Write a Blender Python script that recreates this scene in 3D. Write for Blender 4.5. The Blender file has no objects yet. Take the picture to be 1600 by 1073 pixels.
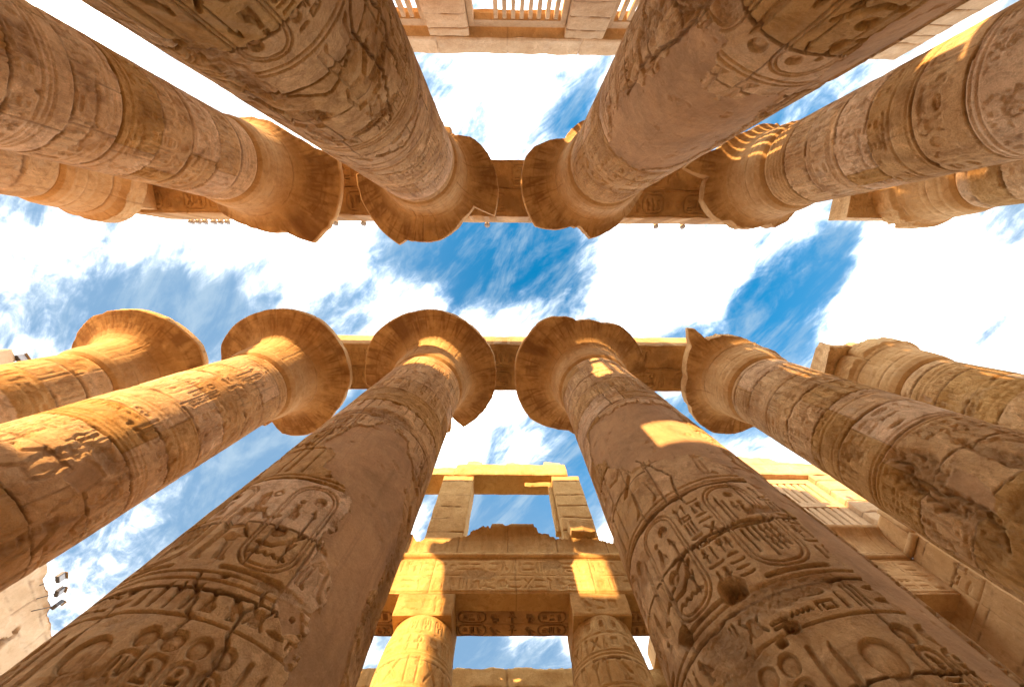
import bpy, math, os
import numpy as np
from mathutils import Matrix, Vector

# ---------------------------------------------------------------- camera, sky, sun
Q = 1.0                                    # mesh density factor
sc = bpy.context.scene
COLL = sc.collection
F_PX, TILT, ROLL, YAW = 538.66, 0.2029, 0.0071, 0.0085
v = np.array([0, math.sin(TILT), math.cos(TILT)]); u_ = np.array([0, -math.cos(TILT), math.sin(TILT)]); r_ = np.array([1., 0, 0])
v2 = v * math.cos(YAW) + r_ * math.sin(YAW); r2 = r_ * math.cos(YAW) - v * math.sin(YAW)
r3 = r2 * math.cos(ROLL) + u_ * math.sin(ROLL); u3 = u_ * math.cos(ROLL) - r2 * math.sin(ROLL)
cd = bpy.data.cameras.new('camera'); cam = bpy.data.objects.new('camera', cd); COLL.objects.link(cam)
cd.sensor_width = 36.0; cd.sensor_fit = 'HORIZONTAL'; cd.lens = 36.0 * F_PX / 1600.0
cd.clip_start = 0.05; cd.clip_end = 5000
M = Matrix.Identity(4)
for i in range(3):
    M[i][0] = r3[i]; M[i][1] = u3[i]; M[i][2] = -v2[i]
cam.matrix_world = M
sc.camera = cam
GZ = -1.6                                  # ground level below the lens

SUN_AZ = math.radians(-122.5)               # towards the sun, from +X counter-clockwise
SUN_EL = math.radians(10.3)
sd = (math.cos(SUN_EL) * math.cos(SUN_AZ), math.cos(SUN_EL) * math.sin(SUN_AZ), math.sin(SUN_EL))
sl = bpy.data.lights.new('sun', 'SUN'); sun = bpy.data.objects.new('sun', sl); COLL.objects.link(sun)
sl.energy = 2.0; sl.angle = math.radians(0.6); sl.color = (1.0, 0.60, 0.27)
sun.rotation_euler = Vector(sd).to_track_quat('Z', 'Y').to_euler()
sun.location = (20, -40, 40)

sc.view_settings.view_transform = 'Standard'; sc.view_settings.look = 'None'
sc.view_settings.gamma = 1.0; sc.view_settings.exposure = 3.1

W = bpy.data.worlds.new("World"); sc.world = W; W.use_nodes = True
nt = W.node_tree; nt.nodes.clear()
def N(t, kind, **kw):
    n = t.nodes.new(kind)
    for k, val in kw.items():
        setattr(n, k, val)
    return n
def math_node(t, op, a, b=None, c=None):
    n = t.nodes.new('ShaderNodeMath'); n.operation = op
    for i, x in enumerate((a, b, c)):
        if x is None: continue
        if isinstance(x, (int, float)): n.inputs[i].default_value = x
        else: t.links.new(x, n.inputs[i])
    return n.outputs[0]
def build_sky():
    L = nt.links.new
    out = N(nt, 'ShaderNodeOutputWorld'); bg = N(nt, 'ShaderNodeBackground'); bg.inputs['Strength'].default_value = 0.15
    sky = N(nt, 'ShaderNodeTexSky'); sky.sky_type = 'NISHITA'; sky.sun_disc = False
    sky.sun_elevation = SUN_EL; sky.sun_rotation = math.pi / 2 - SUN_AZ
    sky.air_density = 1.0; sky.dust_density = 0.3; sky.ozone_density = 2.0
    tc = N(nt, 'ShaderNodeTexCoord'); sp = N(nt, 'ShaderNodeSeparateXYZ'); L(tc.outputs['Generated'], sp.inputs[0])
    zc = math_node(nt, 'MAXIMUM', sp.outputs[2], 0.06)
    px = math_node(nt, 'DIVIDE', sp.outputs[0], zc); py = math_node(nt, 'DIVIDE', sp.outputs[1], zc)
    cb = N(nt, 'ShaderNodeCombineXYZ'); L(px, cb.inputs[0]); L(py, cb.inputs[1])
    # wind-drawn warp
    def noise(vec, scale, detail, rough, dist=0.0, off=(0, 0, 0), sca=(1, 1, 1), rot=0.0):
        m0 = N(nt, 'ShaderNodeMapping'); m0.inputs['Rotation'].default_value = (0, 0, rot); L(vec, m0.inputs['Vector']); vec = m0.outputs[0]
        mp = N(nt, 'ShaderNodeMapping'); mp.inputs['Location'].default_value = off; mp.inputs['Scale'].default_value = sca
        L(vec, mp.inputs['Vector'])
        n = N(nt, 'ShaderNodeTexNoise'); n.inputs['Scale'].default_value = scale; n.inputs['Detail'].default_value = detail
        n.inputs['Roughness'].default_value = rough; n.inputs['Distortion'].default_value = dist; L(mp.outputs[0], n.inputs['Vector'])
        return n.outputs['Fac']
    n1 = noise(cb.outputs[0], 2.4, 10, 0.60, 0.7, (3.1, 1.7, 0), (.85, 1.15, 1), 0.75)
    n2 = noise(cb.outputs[0], 6.0, 9, 0.62, 0.7, (1.3, 9.2, 0), (0.55, 1.2, 1), 0.85)
    n3 = noise(cb.outputs[0], 18.0, 7, 0.62, 0.8, (5.3, 2.2, 0), (0.6, 1.2, 1), 0.7)
    d = math_node(nt, 'ADD', math_node(nt, 'MULTIPLY', n1, 0.9), math_node(nt, 'MULTIPLY', n2, 0.75))
    d = math_node(nt, 'ADD', d, math_node(nt, 'MULTIPLY', n3, 0.30))
    # large-scale cover: (x, y, rx, ry, amount)
    for bx, by, rx, ry, am in SKY_BLOBS:
        ax = math_node(nt, 'DIVIDE', math_node(nt, 'SUBTRACT', px, bx), rx)
        ay = math_node(nt, 'DIVIDE', math_node(nt, 'SUBTRACT', py, by), ry)
        r = math_node(nt, 'ADD', math_node(nt, 'MULTIPLY', ax, ax), math_node(nt, 'MULTIPLY', ay, ay))
        g = math_node(nt, 'EXPONENT', math_node(nt, 'MULTIPLY', r, -1.0))
        d = math_node(nt, 'MULTIPLY_ADD', g, am, d)
    mr = N(nt, 'ShaderNodeMapRange'); mr.interpolation_type = 'SMOOTHSTEP'; L(d, mr.inputs['Value'])
    mr.inputs['From Min'].default_value = 0.56; mr.inputs['From Max'].default_value = 1.46
    tint = N(nt, 'ShaderNodeMix', data_type='RGBA', blend_type='MULTIPLY'); tint.inputs['Factor'].default_value = 1
    L(sky.outputs[0], tint.inputs['A']); tint.inputs['B'].default_value = SKY_TINT
    # the blue pales away from the deep patch overhead
    qx = math_node(nt, 'SUBTRACT', px, 0.35); rr = math_node(nt, 'SQRT', math_node(nt, 'ADD', math_node(nt, 'MULTIPLY', qx, qx), math_node(nt, 'MULTIPLY', py, py)))
    vr = N(nt, 'ShaderNodeMapRange'); vr.interpolation_type = 'SMOOTHSTEP'; L(rr, vr.inputs['Value']); vr.inputs['From Min'].default_value = .25; vr.inputs['From Max'].default_value = 1.15
    pale = N(nt, 'ShaderNodeMix', data_type='RGBA'); L(vr.outputs[0], pale.inputs['Factor']); L(tint.outputs['Result'], pale.inputs['A']); pale.inputs['B'].default_value = VEIL
    # thin high cirrus over the blue
    n4 = noise(cb.outputs[0], 4.0, 10, 0.66, 1.0, (7.7, 4.1, 0), (.45, 1.5, 1), 0.95)
    ci = N(nt, 'ShaderNodeMapRange'); ci.interpolation_type = 'SMOOTHSTEP'; L(math_node(nt, 'ADD', math_node(nt, 'MULTIPLY', n4, .8), math_node(nt, 'MULTIPLY', n3, .2)), ci.inputs['Value'])
    ci.inputs['From Min'].default_value = .42; ci.inputs['From Max'].default_value = .66; ci.inputs['To Max'].default_value = .75
    thin = N(nt, 'ShaderNodeMix', data_type='RGBA'); L(ci.outputs[0], thin.inputs['Factor']); L(pale.outputs['Result'], thin.inputs['A']); thin.inputs['B'].default_value = (0.42, 0.56, 0.69, 1)
    pale = thin
    mx = N(nt, 'ShaderNodeMix', data_type='RGBA'); L(math_node(nt, 'POWER', mr.outputs[0], 3.3), mx.inputs['Factor'])
    L(pale.outputs['Result'], mx.inputs['A']); mx.inputs['B'].default_value = CLOUD
    L(mx.outputs['Result'], bg.inputs['Color']); L(bg.outputs[0], out.inputs[0])
SKY_TINT = (0.009, 0.30, 0.38, 1); CLOUD = (17.0, 16.2, 15.0, 1); VEIL = (0.20, 0.36, 0.56, 1)
SKY_BLOBS = []
def sky_at(q):
    d = v2 + r3 * ((q[0] - 800) / F_PX) + u3 * ((536.5 - q[1]) / F_PX)
    return d[0] / d[2], d[1] / d[2]
SKY_BLOBS = [(-0.20, -0.08, 0.16, 0.10, -0.38), (0.03, -0.03, 0.17, 0.13, -0.36), (0.10, -0.11, 0.14, 0.07, -0.25),
             (0.78, 0.10, 0.13, 0.14, -0.45), (0.92, -0.06, 0.07, 0.14, -0.40), (0.55, 0.22, 0.2, 0.08, -0.35),
             (0.42, 0.02, 0.20, 0.14, 0.34), (-0.47, 0.0, 0.17, 0.15, 0.16), (1.15, 0.10, 0.24, 0.30, 0.34),
             (-0.02, -0.50, 0.20, 0.24, 0.10), (0.16, -0.42, 0.10, 0.14, -0.30), (-1.2, -0.05, 0.35, 0.18, -0.04), (-0.93, 0.12, 0.28, 0.13, -0.40),
             (-0.88, 0.85, 0.33, 0.40, -0.42), (0.0, 0.85, 0.25, 0.22, -0.42), (0.30, 0.40, 0.10, 0.14, -0.25),
             (0.22, 0.35, 0.1, 0.2, -0.15), (-0.15, 0.40, 0.10, 0.2, 0.28), (0.62, 0.42, 0.2, 0.08, -0.35),
             (-0.9, -0.60, 0.3, 0.25, 0.25), (0.85, -0.45, 0.35, 0.15, -0.15), (-0.12, 1.45, 0.3, 0.25, -0.5), (0.25, 1.20, 0.15, 0.12, 0.3)]
build_sky()

# ---------------------------------------------------------------- numeric noise
def _h(ix, iy, iz, seed):
    h = (ix.astype(np.int64) * 374761393 + iy.astype(np.int64) * 668265263 + iz.astype(np.int64) * 2147483647 + seed * 974634777) & 0xffffffff
    h = ((h ^ (h >> 13)) * 1274126177) & 0xffffffff
    h = ((h ^ (h >> 16)) * 2246822519) & 0xffffffff
    return ((h ^ (h >> 15)) & 0xffffff) / float(0xffffff)
def noise2(x, y, seed=0):
    xi = np.floor(x); yi = np.floor(y); fx = x - xi; fy = y - yi
    fx = fx * fx * (3 - 2 * fx); fy = fy * fy * (3 - 2 * fy); z0 = np.zeros(1, np.int64)
    a = _h(xi, yi, z0, seed); b = _h(xi + 1, yi, z0, seed); c = _h(xi, yi + 1, z0, seed); d = _h(xi + 1, yi + 1, z0, seed)
    return (a * (1 - fx) + b * fx) * (1 - fy) + (c * (1 - fx) + d * fx) * fy
def fbm(x, y, octv=4, seed=0, gain=0.5):
    s = 0; a = 1; t = 0
    for i in range(octv):
        s = s + a * noise2(x * 2 ** i + 17.3 * i, y * 2 ** i - 9.1 * i, seed + i); t += a; a *= gain
    return s / t - 0.5
def noise3(p, seed=0):
    pi = np.floor(p); f = p - pi; f = f * f * (3 - 2 * f); r = 0
    for dx in (0, 1):
        for dy in (0, 1):
            for dz in (0, 1):
                w = (f[..., 0] if dx else 1 - f[..., 0]) * (f[..., 1] if dy else 1 - f[..., 1]) * (f[..., 2] if dz else 1 - f[..., 2])
                r = r + w * _h(pi[..., 0] + dx, pi[..., 1] + dy, pi[..., 2] + dz, seed)
    return r - 0.5
def sstep(a, b, x):
    t = np.clip((x - a) / (b - a), 0, 1); return t * t * (3 - 2 * t)

# ---------------------------------------------------------------- carving field
def seg_dist(U, Z, p, q):
    px, py = p; dx, dy = q[0] - px, q[1] - py
    L2 = dx * dx + dy * dy + 1e-12
    t = np.clip(((U - px) * dx + (Z - py) * dy) / L2, 0, 1)
    return np.hypot(U - px - t * dx, Z - py - t * dy)
def poly_sdf(U, Z, pts):
    d = None; ins = np.zeros(np.broadcast(U, Z).shape, bool); n = len(pts)
    for i in range(n):
        p = pts[i]; q = pts[(i + 1) % n]
        s = seg_dist(U, Z, p, q); d = s if d is None else np.minimum(d, s)
        if p[1] != q[1]:
            c = ((p[1] > Z) != (q[1] > Z)) & (U < (q[0] - p[0]) * (Z - p[1]) / (q[1] - p[1]) + p[0])
            ins ^= c
    return np.where(ins, -d, d)
class Field:
    def __init__(s, u, z, res=0.02):
        s.u = u; s.z = z; s.H = np.zeros((len(z), len(u))); s.pl = np.zeros_like(s.H); s.st = np.zeros_like(s.H); s.res = res
    def sub(s, u0, u1, z0, z1):
        a, b = np.searchsorted(s.u, (u0, u1)); c, d = np.searchsorted(s.z, (z0, z1))
        if b - a < 1 or d - c < 1: return None
        return (slice(c, d), slice(a, b)), s.u[None, a:b], s.z[c:d, None]
    def _cut(s, sl, c):
        s.H[sl] = np.minimum(s.H[sl], -1.25 * c)
    def stroke(s, pts, w, d):
        xs = [p[0] for p in pts]; zs = [p[1] for p in pts]; m = w
        g = s.sub(min(xs) - m, max(xs) + m, min(zs) - m, max(zs) + m)
        if g is None: return
        sl, U, Z = g; D = None
        for i in range(len(pts) - 1):
            q = seg_dist(U, Z, pts[i], pts[i + 1]); D = q if D is None else np.minimum(D, q)
        e = max(0.012, w * 0.35)
        s._cut(sl, d * np.clip((w / 2 - D) / e + 0.5, 0, 1))
    def shape(s, pts, d, dome=0.35):
        xs = [p[0] for p in pts]; zs = [p[1] for p in pts]
        g = s.sub(min(xs) - .02, max(xs) + .02, min(zs) - .02, max(zs) + .02)
        if g is None: return
        sl, U, Z = g; D = -poly_sdf(U, Z, pts)
        R = max(0.03, min(max(xs) - min(xs), max(zs) - min(zs)) * 0.5)
        dm = 1 - dome * np.clip(D / R, 0, 1) ** 0.7
        s._cut(sl, d * dm * np.clip(D / 0.012 + 0.5, 0, 1))
    def disc(s, x, y, r, d, dome=0.55):
        g = s.sub(x - r - .03, x + r + .03, y - r - .03, y + r + .03)
        if g is None: return
        sl, U, Z = g; D = r - np.hypot(U - x, Z - y)
        s._cut(sl, d * (1 - dome * np.sqrt(np.clip(D / r, 0, 1))) * np.clip(D / 0.012 + 0.5, 0, 1))
    def ring(s, x, y, rx, ry, w, d):
        n = 20; s.stroke([(x + rx * math.cos(6.2832 * i / n), y + ry * math.sin(6.2832 * i / n)) for i in range(n + 1)], w, d)
    def rrect(s, x0, x1, z0, z1, w, d, rad=None):
        rad = rad or (x1 - x0) * 0.42; P = []
        for cx, cz, a0 in ((x1 - rad, z1 - rad, 0), (x0 + rad, z1 - rad, 90), (x0 + rad, z0 + rad, 180), (x1 - rad, z0 + rad, 270)):
            for i in range(6):
                a = math.radians(a0 + 18 * i); P.append((cx + rad * math.cos(a), cz + rad * math.sin(a)))
        P.append(P[0]); s.stroke(P, w, d)
    def hline(s, z, w, d, u0=-99, u1=99, seed=0):
        g = s.sub(u0, u1, z - w - .06, z + w + .06)
        if g is None: return
        sl, U, Z = g
        s._cut(sl, d * np.clip((w / 2 - np.abs(Z - z - 0.02 * fbm(U * 1.3, U * 0 + z, 3, seed))) / 0.012 + 0.5, 0, 1))
    def joint(s, z, seed, w=0.02, d=0.03, wob=0.05, u0=-99, u1=99):
        g = s.sub(u0, u1, z - .3, z + .3)
        if g is None: return
        sl, U, Z = g
        n = fbm(U * 1.7, U * 0 + z, 4, seed) * wob * 2
        ww = w * (0.7 + 2.2 * np.clip(fbm(U * 2.2, U * 0 + z + 5, 4, seed + 9) * 2.4, 0, 1))
        D = np.abs(Z - z - n) + fbm(U * 9, Z * 9, 2, seed) * 0.012
        k = np.clip((ww / 2 - D) / 0.014 + 0.5, 0, 1)
        s._cut(sl, d * k * (1 + ww * 12)); s.st[sl] = np.maximum(s.st[sl], 0.85 * np.clip(1.5 - D / (ww * .6 + .008), 0, 1))
    def vjoint(s, u, z0, z1, seed, w=0.02, d=0.03):
        g = s.sub(u - .25, u + .25, z0, z1)
        if g is None: return
        sl, U, Z = g
        D = np.abs(U - u - fbm(Z * 1.7, Z * 0 + u, 4, seed) * 0.09)
        ww = w * (0.8 + 1.8 * np.clip(fbm(Z * 2.2, Z * 0 + u + 5, 4, seed + 9) * 2.4, 0, 1))
        s._cut(sl, d * np.clip((ww / 2 - D) / 0.014 + 0.5, 0, 1)); s.st[sl] = np.maximum(s.st[sl], 0.55 * np.clip(1.5 - D / (ww * .6 + .008), 0, 1))
    def crack(s, pts, w, d, seed=0, jag=0.05):
        rg = np.random.default_rng(seed); P = [pts[0]]
        for a, b in zip(pts[:-1], pts[1:]):
            n = max(2, int(math.hypot(b[0] - a[0], b[1] - a[1]) / 0.12))
            for i in range(1, n + 1):
                t = i / n; P.append((a[0] + (b[0] - a[0]) * t + rg.normal(0, jag * .5), a[1] + (b[1] - a[1]) * t + rg.normal(0, jag * .5)))
        s.stroke(P, w, d)
        for p in P:
            g = s.sub(p[0] - w * 1.2, p[0] + w * 1.2, p[1] - w * 1.2, p[1] + w * 1.2)
            if g is None: continue
            sl, U, Z = g; s.st[sl] = np.maximum(s.st[sl], .5 * np.clip(1.3 - np.hypot(U - p[0], Z - p[1]) / w, 0, 1))
    def plaster(s, pts, seed, depth=0.03, rag=0.24):
        xs = [p[0] for p in pts]; zs = [p[1] for p in pts]
        g = s.sub(min(xs) - .35, max(xs) + .35, min(zs) - .4, max(zs) + .4)
        if g is None: return
        sl, U, Z = g
        D = -poly_sdf(U, Z, pts) + fbm(U * 2.6, Z * 2.0, 6, seed, .62) * rag * 2.6
        m = np.clip(D / 0.02 + .5, 0, 1)
        flat = -depth + 0.016 * fbm(U * 1.3, Z * 1.3, 3, seed + 4) + .010 * fbm(U * 6, Z * 3.5, 4, seed + 5, .6) - .02 * np.clip((fbm(U * 3, Z * 3, 5, seed + 6, .6) - .16) * 9, 0, 1)
        s.H[sl] = s.H[sl] * (1 - m) + flat * m
        lip = np.exp(-np.abs(D - .0) / 0.03) * 0.012 * (D < 0)
        s.H[sl] += lip; s.pl[sl] = np.maximum(s.pl[sl], m); s.st[sl] *= 1 - .9 * m
    def rough(s, u, z, ru, rz, seed, depth=0.07):
        g = s.sub(u - ru * 1.5, u + ru * 1.5, z - rz * 1.5, z + rz * 1.5)
        if g is None: return
        sl, U, Z = g
        D = 1 - np.hypot((U - u) / ru, (Z - z) / rz) + fbm(U * 1.8, Z * 1.8, 5, seed, .6) * 1.5
        m = np.clip(D * 3, 0, 1) * np.clip(D * 1.2 + .35, 0, 1)
        f = fbm(U * 4, Z * 4, 5, seed + 3, .62)
        r = -depth * (0.45 + 1.6 * np.abs(f) * 1.4 + 0.9 * f)
        s.H[sl] = s.H[sl] * (1 - m) + r * m; s.st[sl] = np.maximum(s.st[sl], 0.45 * m)
    def hole(s, u, z, r, d, seed=0):
        g = s.sub(u - r * 1.6, u + r * 1.6, z - r * 1.6, z + r * 1.6)
        if g is None: return
        sl, U, Z = g
        D = r - np.hypot(U - u, (Z - z) * 1.1) + fbm(U * 7, Z * 7, 3, seed) * r * .7
        s.H[sl] -= d * np.clip(D / (0.25 * r) + .3, 0, 1)

def half(x, y, r, n=8, a0=180, sx=1.0, sy=1.0):
    return [(x + sx * r * math.cos(math.radians(a0 + 180 * i / n)), y + sy * r * math.sin(math.radians(a0 + 180 * i / n))) for i in range(n + 1)]
# signs in a unit box: S stroke, P sunk shape, D disc, R ring
BIRD = [(.1, .72), (.22, .95), (.38, .95), (.45, .75), (.72, .55), (.98, .28), (.62, .34), (.5, .22), (.38, .3), (.22, .5), (.24, .7)]
GL = dict(
    ankh=[('R', .5, .76, .17, .22), ('S', [(.5, .55), (.5, 0)], .13), ('S', [(.12, .5), (.88, .5)], .13)],
    disc=[('D', .5, .5, .42)],
    suns=[('D', .5, .72, .25), ('S', [(.1, .2), (.9, .2)], .13), ('S', [(.1, .02), (.9, .02)], .1)],
    water=[('S', [(i / 8, .42 + .2 * (i % 2)) for i in range(9)], .13)],
    reed=[('P', [(.38, .35), (.3, .8), (.5, 1), (.62, .7), (.55, .35)]), ('S', [(.5, .4), (.5, 0)], .12)],
    bird=[('P', BIRD), ('S', [(.45, .3), (.42, .02), (.6, .02)], .08), ('S', [(.55, .28), (.58, .05), (.75, .02)], .08)],
    owl=[('P', [(.25, .95), (.6, 1), (.68, .75), (.85, .3), (.8, .1), (.6, .3), (.4, .25), (.22, .55)]), ('S', [(.45, .3), (.4, 0), (.65, 0)], .1)],
    seat=[('P', [(.2, .02), (.85, .02), (.85, .3), (.62, .42), (.58, .68), (.35, .68), (.22, .35)]), ('D', .47, .84, .16)],
    basket=[('P', half(.5, .7, .46, 8, 180, 1, 1.1))],
    mouth=[('P', [(0, .5), (.25, .7), (.5, .76), (.75, .7), (1, .5), (.75, .34), (.5, .28), (.25, .34)])],
    bars=[('S', [(.2, .05), (.2, .95)], .13), ('S', [(.5, .05), (.5, .95)], .13), ('S', [(.8, .05), (.8, .95)], .13)],
    bar=[('S', [(.5, 0), (.5, 1)], .2)],
    stool=[('P', [(.15, .2), (.85, .2), (.85, .8), (.15, .8)])],
    door=[('S', [(.1, .2), (.1, .8), (.9, .8), (.9, .2), (.35, .2), (.35, .5)], .12)],
    was=[('S', [(.5, 0), (.5, .8), (.2, .95), (.1, .8)], .11), ('S', [(.5, .8), (.75, .7)], .1)],
    djed=[('S', [(.5, 0), (.5, 1)], .2), ('S', [(.15, .95), (.85, .95)], .08), ('S', [(.15, .8), (.85, .8)], .08), ('S', [(.15, .65), (.85, .65)], .08)],
    snake=[('S', [(0, .55), (.15, .75), (.3, .55), (.45, .4), (.65, .45), (.85, .3), (1, .2)], .14)],
    arm=[('S', [(.02, .6), (.12, .45), (.8, .45), (.98, .6)], .16)],
    loaf=[('P', half(.5, .3, .4, 8, 0, 1, .9))],
    cross=[('S', [(.1, .9), (.9, .1)], .14), ('S', [(.1, .1), (.9, .9)], .14)],
    sedge=[('S', [(.5, 0), (.5, .7)], .12), ('S', [(.5, .45), (.15, .8)], .12), ('S', [(.5, .45), (.85, .8)], .12), ('S', [(.5, .7), (.35, 1)], .1)],
    scarab=[('P', [(.3, .1), (.7, .1), (.82, .45), (.62, .75), (.38, .75), (.18, .45)]), ('S', [(.2, .6), (0, .85), (.15, 1)], .07), ('S', [(.8, .6), (1, .85), (.85, 1)], .07), ('S', [(.2, .3), (0, .1)], .07), ('S', [(.8, .3), (1, .1)], .07)],
    eye=[('R', .5, .5, .45, .2), ('D', .5, .5, .14)],
    feather=[('P', [(.35, 0), (.65, 0), (.75, .7), (.6, 1), (.35, .9), (.3, .5)])])
NARROW = ['reed', 'bar', 'was', 'ankh', 'djed', 'feather', 'sedge', 'seat']
WIDE = ['water', 'mouth', 'arm', 'snake', 'basket', 'loaf', 'eye', 'door']
FULL = ['bird', 'owl', 'bird', 'scarab', 'seat', 'disc', 'stool', 'cross', 'bars', 'suns', 'ankh']
def glyph(f, name, u, z, w, h, d):
    T = lambda p: (u + p[0] * w, z + p[1] * h)
    m = min(w, h)
    if name == 'water' or name == 'arm' or name == 'snake': m = max(m, w * .5)
    if name in ('bar', 'was', 'reed'): m = max(w, h * .3)
    for it in GL[name]:
        if it[0] == 'S': f.stroke([T(p) for p in it[1]], max(f.res * 1.1, it[2] * m), d)
        elif it[0] == 'P': f.shape([T(p) for p in it[1]], d)
        elif it[0] == 'D': f.disc(u + it[1] * w, z + it[2] * h, it[3] * m, d)
        elif it[0] == 'R': f.ring(u + it[1] * w, z + it[2] * h, it[3] * w, it[4] * h, max(f.res * 1.1, .11 * m), d)
def text_row(f, z0, h, u0, u1, seed, d=0.04):
    rg = np.random.default_rng(seed); u = u0
    while u < u1:
        k = rg.random()
        if k < .34:
            w = h * rg.uniform(.28, .45); glyph(f, NARROW[rg.integers(len(NARROW))], u, z0, w, h, d)
        elif k < .62:
            w = h * rg.uniform(.7, .95); g1, g2 = rg.integers(len(WIDE), size=2)
            glyph(f, WIDE[g1], u, z0 + h * .55, w, h * .42, d); glyph(f, WIDE[g2], u, z0 + h * .03, w, h * .42, d)
        else:
            w = h * rg.uniform(.6, .85); glyph(f, FULL[rg.integers(len(FULL))], u, z0 + h * .03, w, h * .92, d)
        u += w + h * .14
def text_col(f, u0, w, z0, z1, seed, d=0.035, lines=True):
    rg = np.random.default_rng(seed); z = z1
    if lines:
        f.stroke([(u0 - w * .08, z0), (u0 - w * .08, z1)], max(f.res, .014), d * .6)
    while z > z0 + w * .5:
        if rg.random() < .5:
            h = w * rg.uniform(.3, .5); z -= h * 1.15
            if z < z0: break
            glyph(f, WIDE[rg.integers(len(WIDE))], u0 + .05 * w, z, w * .8, h, d)
        elif rg.random() < .5:
            h = w * .85; z -= h * 1.12
            if z < z0: break
            glyph(f, FULL[rg.integers(len(FULL))], u0 + .08 * w, z, w * .75, h, d)
        else:
            h = w * .8; z -= h * 1.12
            if z < z0: break
            for j in range(2): glyph(f, NARROW[rg.integers(len(NARROW))], u0 + (.05 + .45 * j) * w, z, w * .35, h, d)
def cartouche(f, x0, x1, z0, z1, seed, d=0.045, kind=0):
    w = x1 - x0; lw = max(f.res * 1.1, w * .035)
    f.rrect(x0, x1, z0, z1, lw, d * .55); f.rrect(x0 + w * .08, x1 - w * .08, z0 + w * .08, z1 - w * .08, lw, d * .5)
    f.stroke([(x0, z0 - w * .09), (x1, z0 - w * .09)], w * .07, d)
    a, b = x0 + w * .17, x1 - w * .17; W_ = b - a; H_ = z1 - z0 - w * .4; zb = z0 + w * .2
    if H_ < w * .5: return
    if kind == 0:      # sun, seated god, water, reed
        glyph(f, 'disc', a + W_ * .5, zb + H_ * .78, W_ * .45, H_ * .2, d * 1.2)
        glyph(f, 'seat', a, zb + H_ * .52, W_ * .5, H_ * .34, d * 1.1)
        glyph(f, 'was', a + W_ * .72, zb + H_ * .36, W_ * .25, H_ * .4, d * 1.1)
        glyph(f, 'disc', a + W_ * .04, zb + H_ * .22, W_ * .5, H_ * .24, d * 1.3)
        f.stroke([(a, zb + H_ * .17), (a + W_ * .4, zb + H_ * .16), (a + W_ * .7, zb + H_ * .24), (b, zb + H_ * .38)], w * .07, d * 1.2)
        glyph(f, 'water', a, zb - H_ * .02, W_ * .95, H_ * .16, d * 1.3)
        glyph(f, 'sedge', a + W_ * .68, zb + H_ * .02, W_ * .3, H_ * .3, d)
    elif kind == 1:    # sun, standing figures, board, hanging feathers
        glyph(f, 'disc', a + W_ * .42, zb + H_ * .84, W_ * .32, H_ * .15, d * 1.2)
        glyph(f, 'ankh', a + W_ * .38, zb + H_ * .64, W_ * .2, H_ * .15, d)
        glyph(f, 'seat', a + W_ * .5, zb + H_ * .55, W_ * .42, H_ * .26, d * 1.1)
        glyph(f, 'feather', a, zb + H_ * .52, W_ * .2, H_ * .42, d * 1.1); glyph(f, 'bar', a + W_ * .2, zb + H_ * .54, W_ * .12, H_ * .3, d)
        f.stroke([(a, zb + H_ * .49), (b, zb + H_ * .49)], w * .06, d * 1.4); f.stroke([(a, zb + H_ * .43), (b, zb + H_ * .43)], w * .03, d)
        for j in range(6):
            x = a + W_ * (.06 + .175 * j); l = (.28, .16, .36, .3, .3, .26)[j]
            f.stroke([(x, zb + H_ * .38), (x + .01, zb + H_ * (.38 - l))], w * .055, d * 1.2)
            if j > 2:
                for q in (.3, .2, .12): f.stroke([(x - w * .04, zb + H_ * (q + .03)), (x, zb + H_ * q), (x + w * .04, zb + H_ * (q + .03))], w * .03, d)
    else:
        text_col(f, a, W_, zb, zb + H_, seed, d * 1.1, False)
def figure(f, u, z, h, flip, d=0.035, seed=0):
    s = -1 if flip else 1
    T = lambda pts: [(u + s * x * h, z + y * h) for x, y in pts]
    lw = max(f.res * 1.2, .014 * h)
    kilt = [(-.09, .50), (.07, .52), (.24, .33), (.05, .30), (-.10, .31)]
    body = [(-.09, .50), (-.12, .76), (-.15, .80), (.14, .80), (.10, .74), (.06, .52)]
    legb = [(-.09, .31), (-.13, .14), (-.12, .02), (-.02, .0), (-.06, .05), (-.03, .3)]
    legf = [(.02, .31), (.10, .14), (.11, .02), (.22, .0), (.17, .05), (.13, .31)]
    head = [(-.05, .82), (-.07, .90), (-.02, .94), (.05, .92), (.07, .87), (.03, .82)]
    for p in (kilt, body, legb, legf, head):
        f.shape(T(p), d * 1.1, .85); f.stroke(T(p + p[:1]), lw, d)
    f.stroke(T([(.12, .78), (.22, .64), (.36, .70)]), lw * 1.8, d)
    f.stroke(T([(-.13, .78), (-.17, .6), (-.12, .48)]), lw * 1.8, d)
    crown = [(-.06, .93), (-.09, 1.06), (-.02, 1.14), (.03, 1.02), (.05, .94)]
    f.shape(T(crown), d * 1.1, .8); f.stroke(T(crown), lw, d)
    f.stroke(T([(.42, 0), (.42, .85)]), lw * 1.2, d)
    f.stroke(T([(.24, .33), (.07, .52)]), lw * 1.5, d * 1.3)
    f.ring(u + s * .1 * h, z + 1.1 * h, .05 * h, .05 * h, lw, d)

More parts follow.
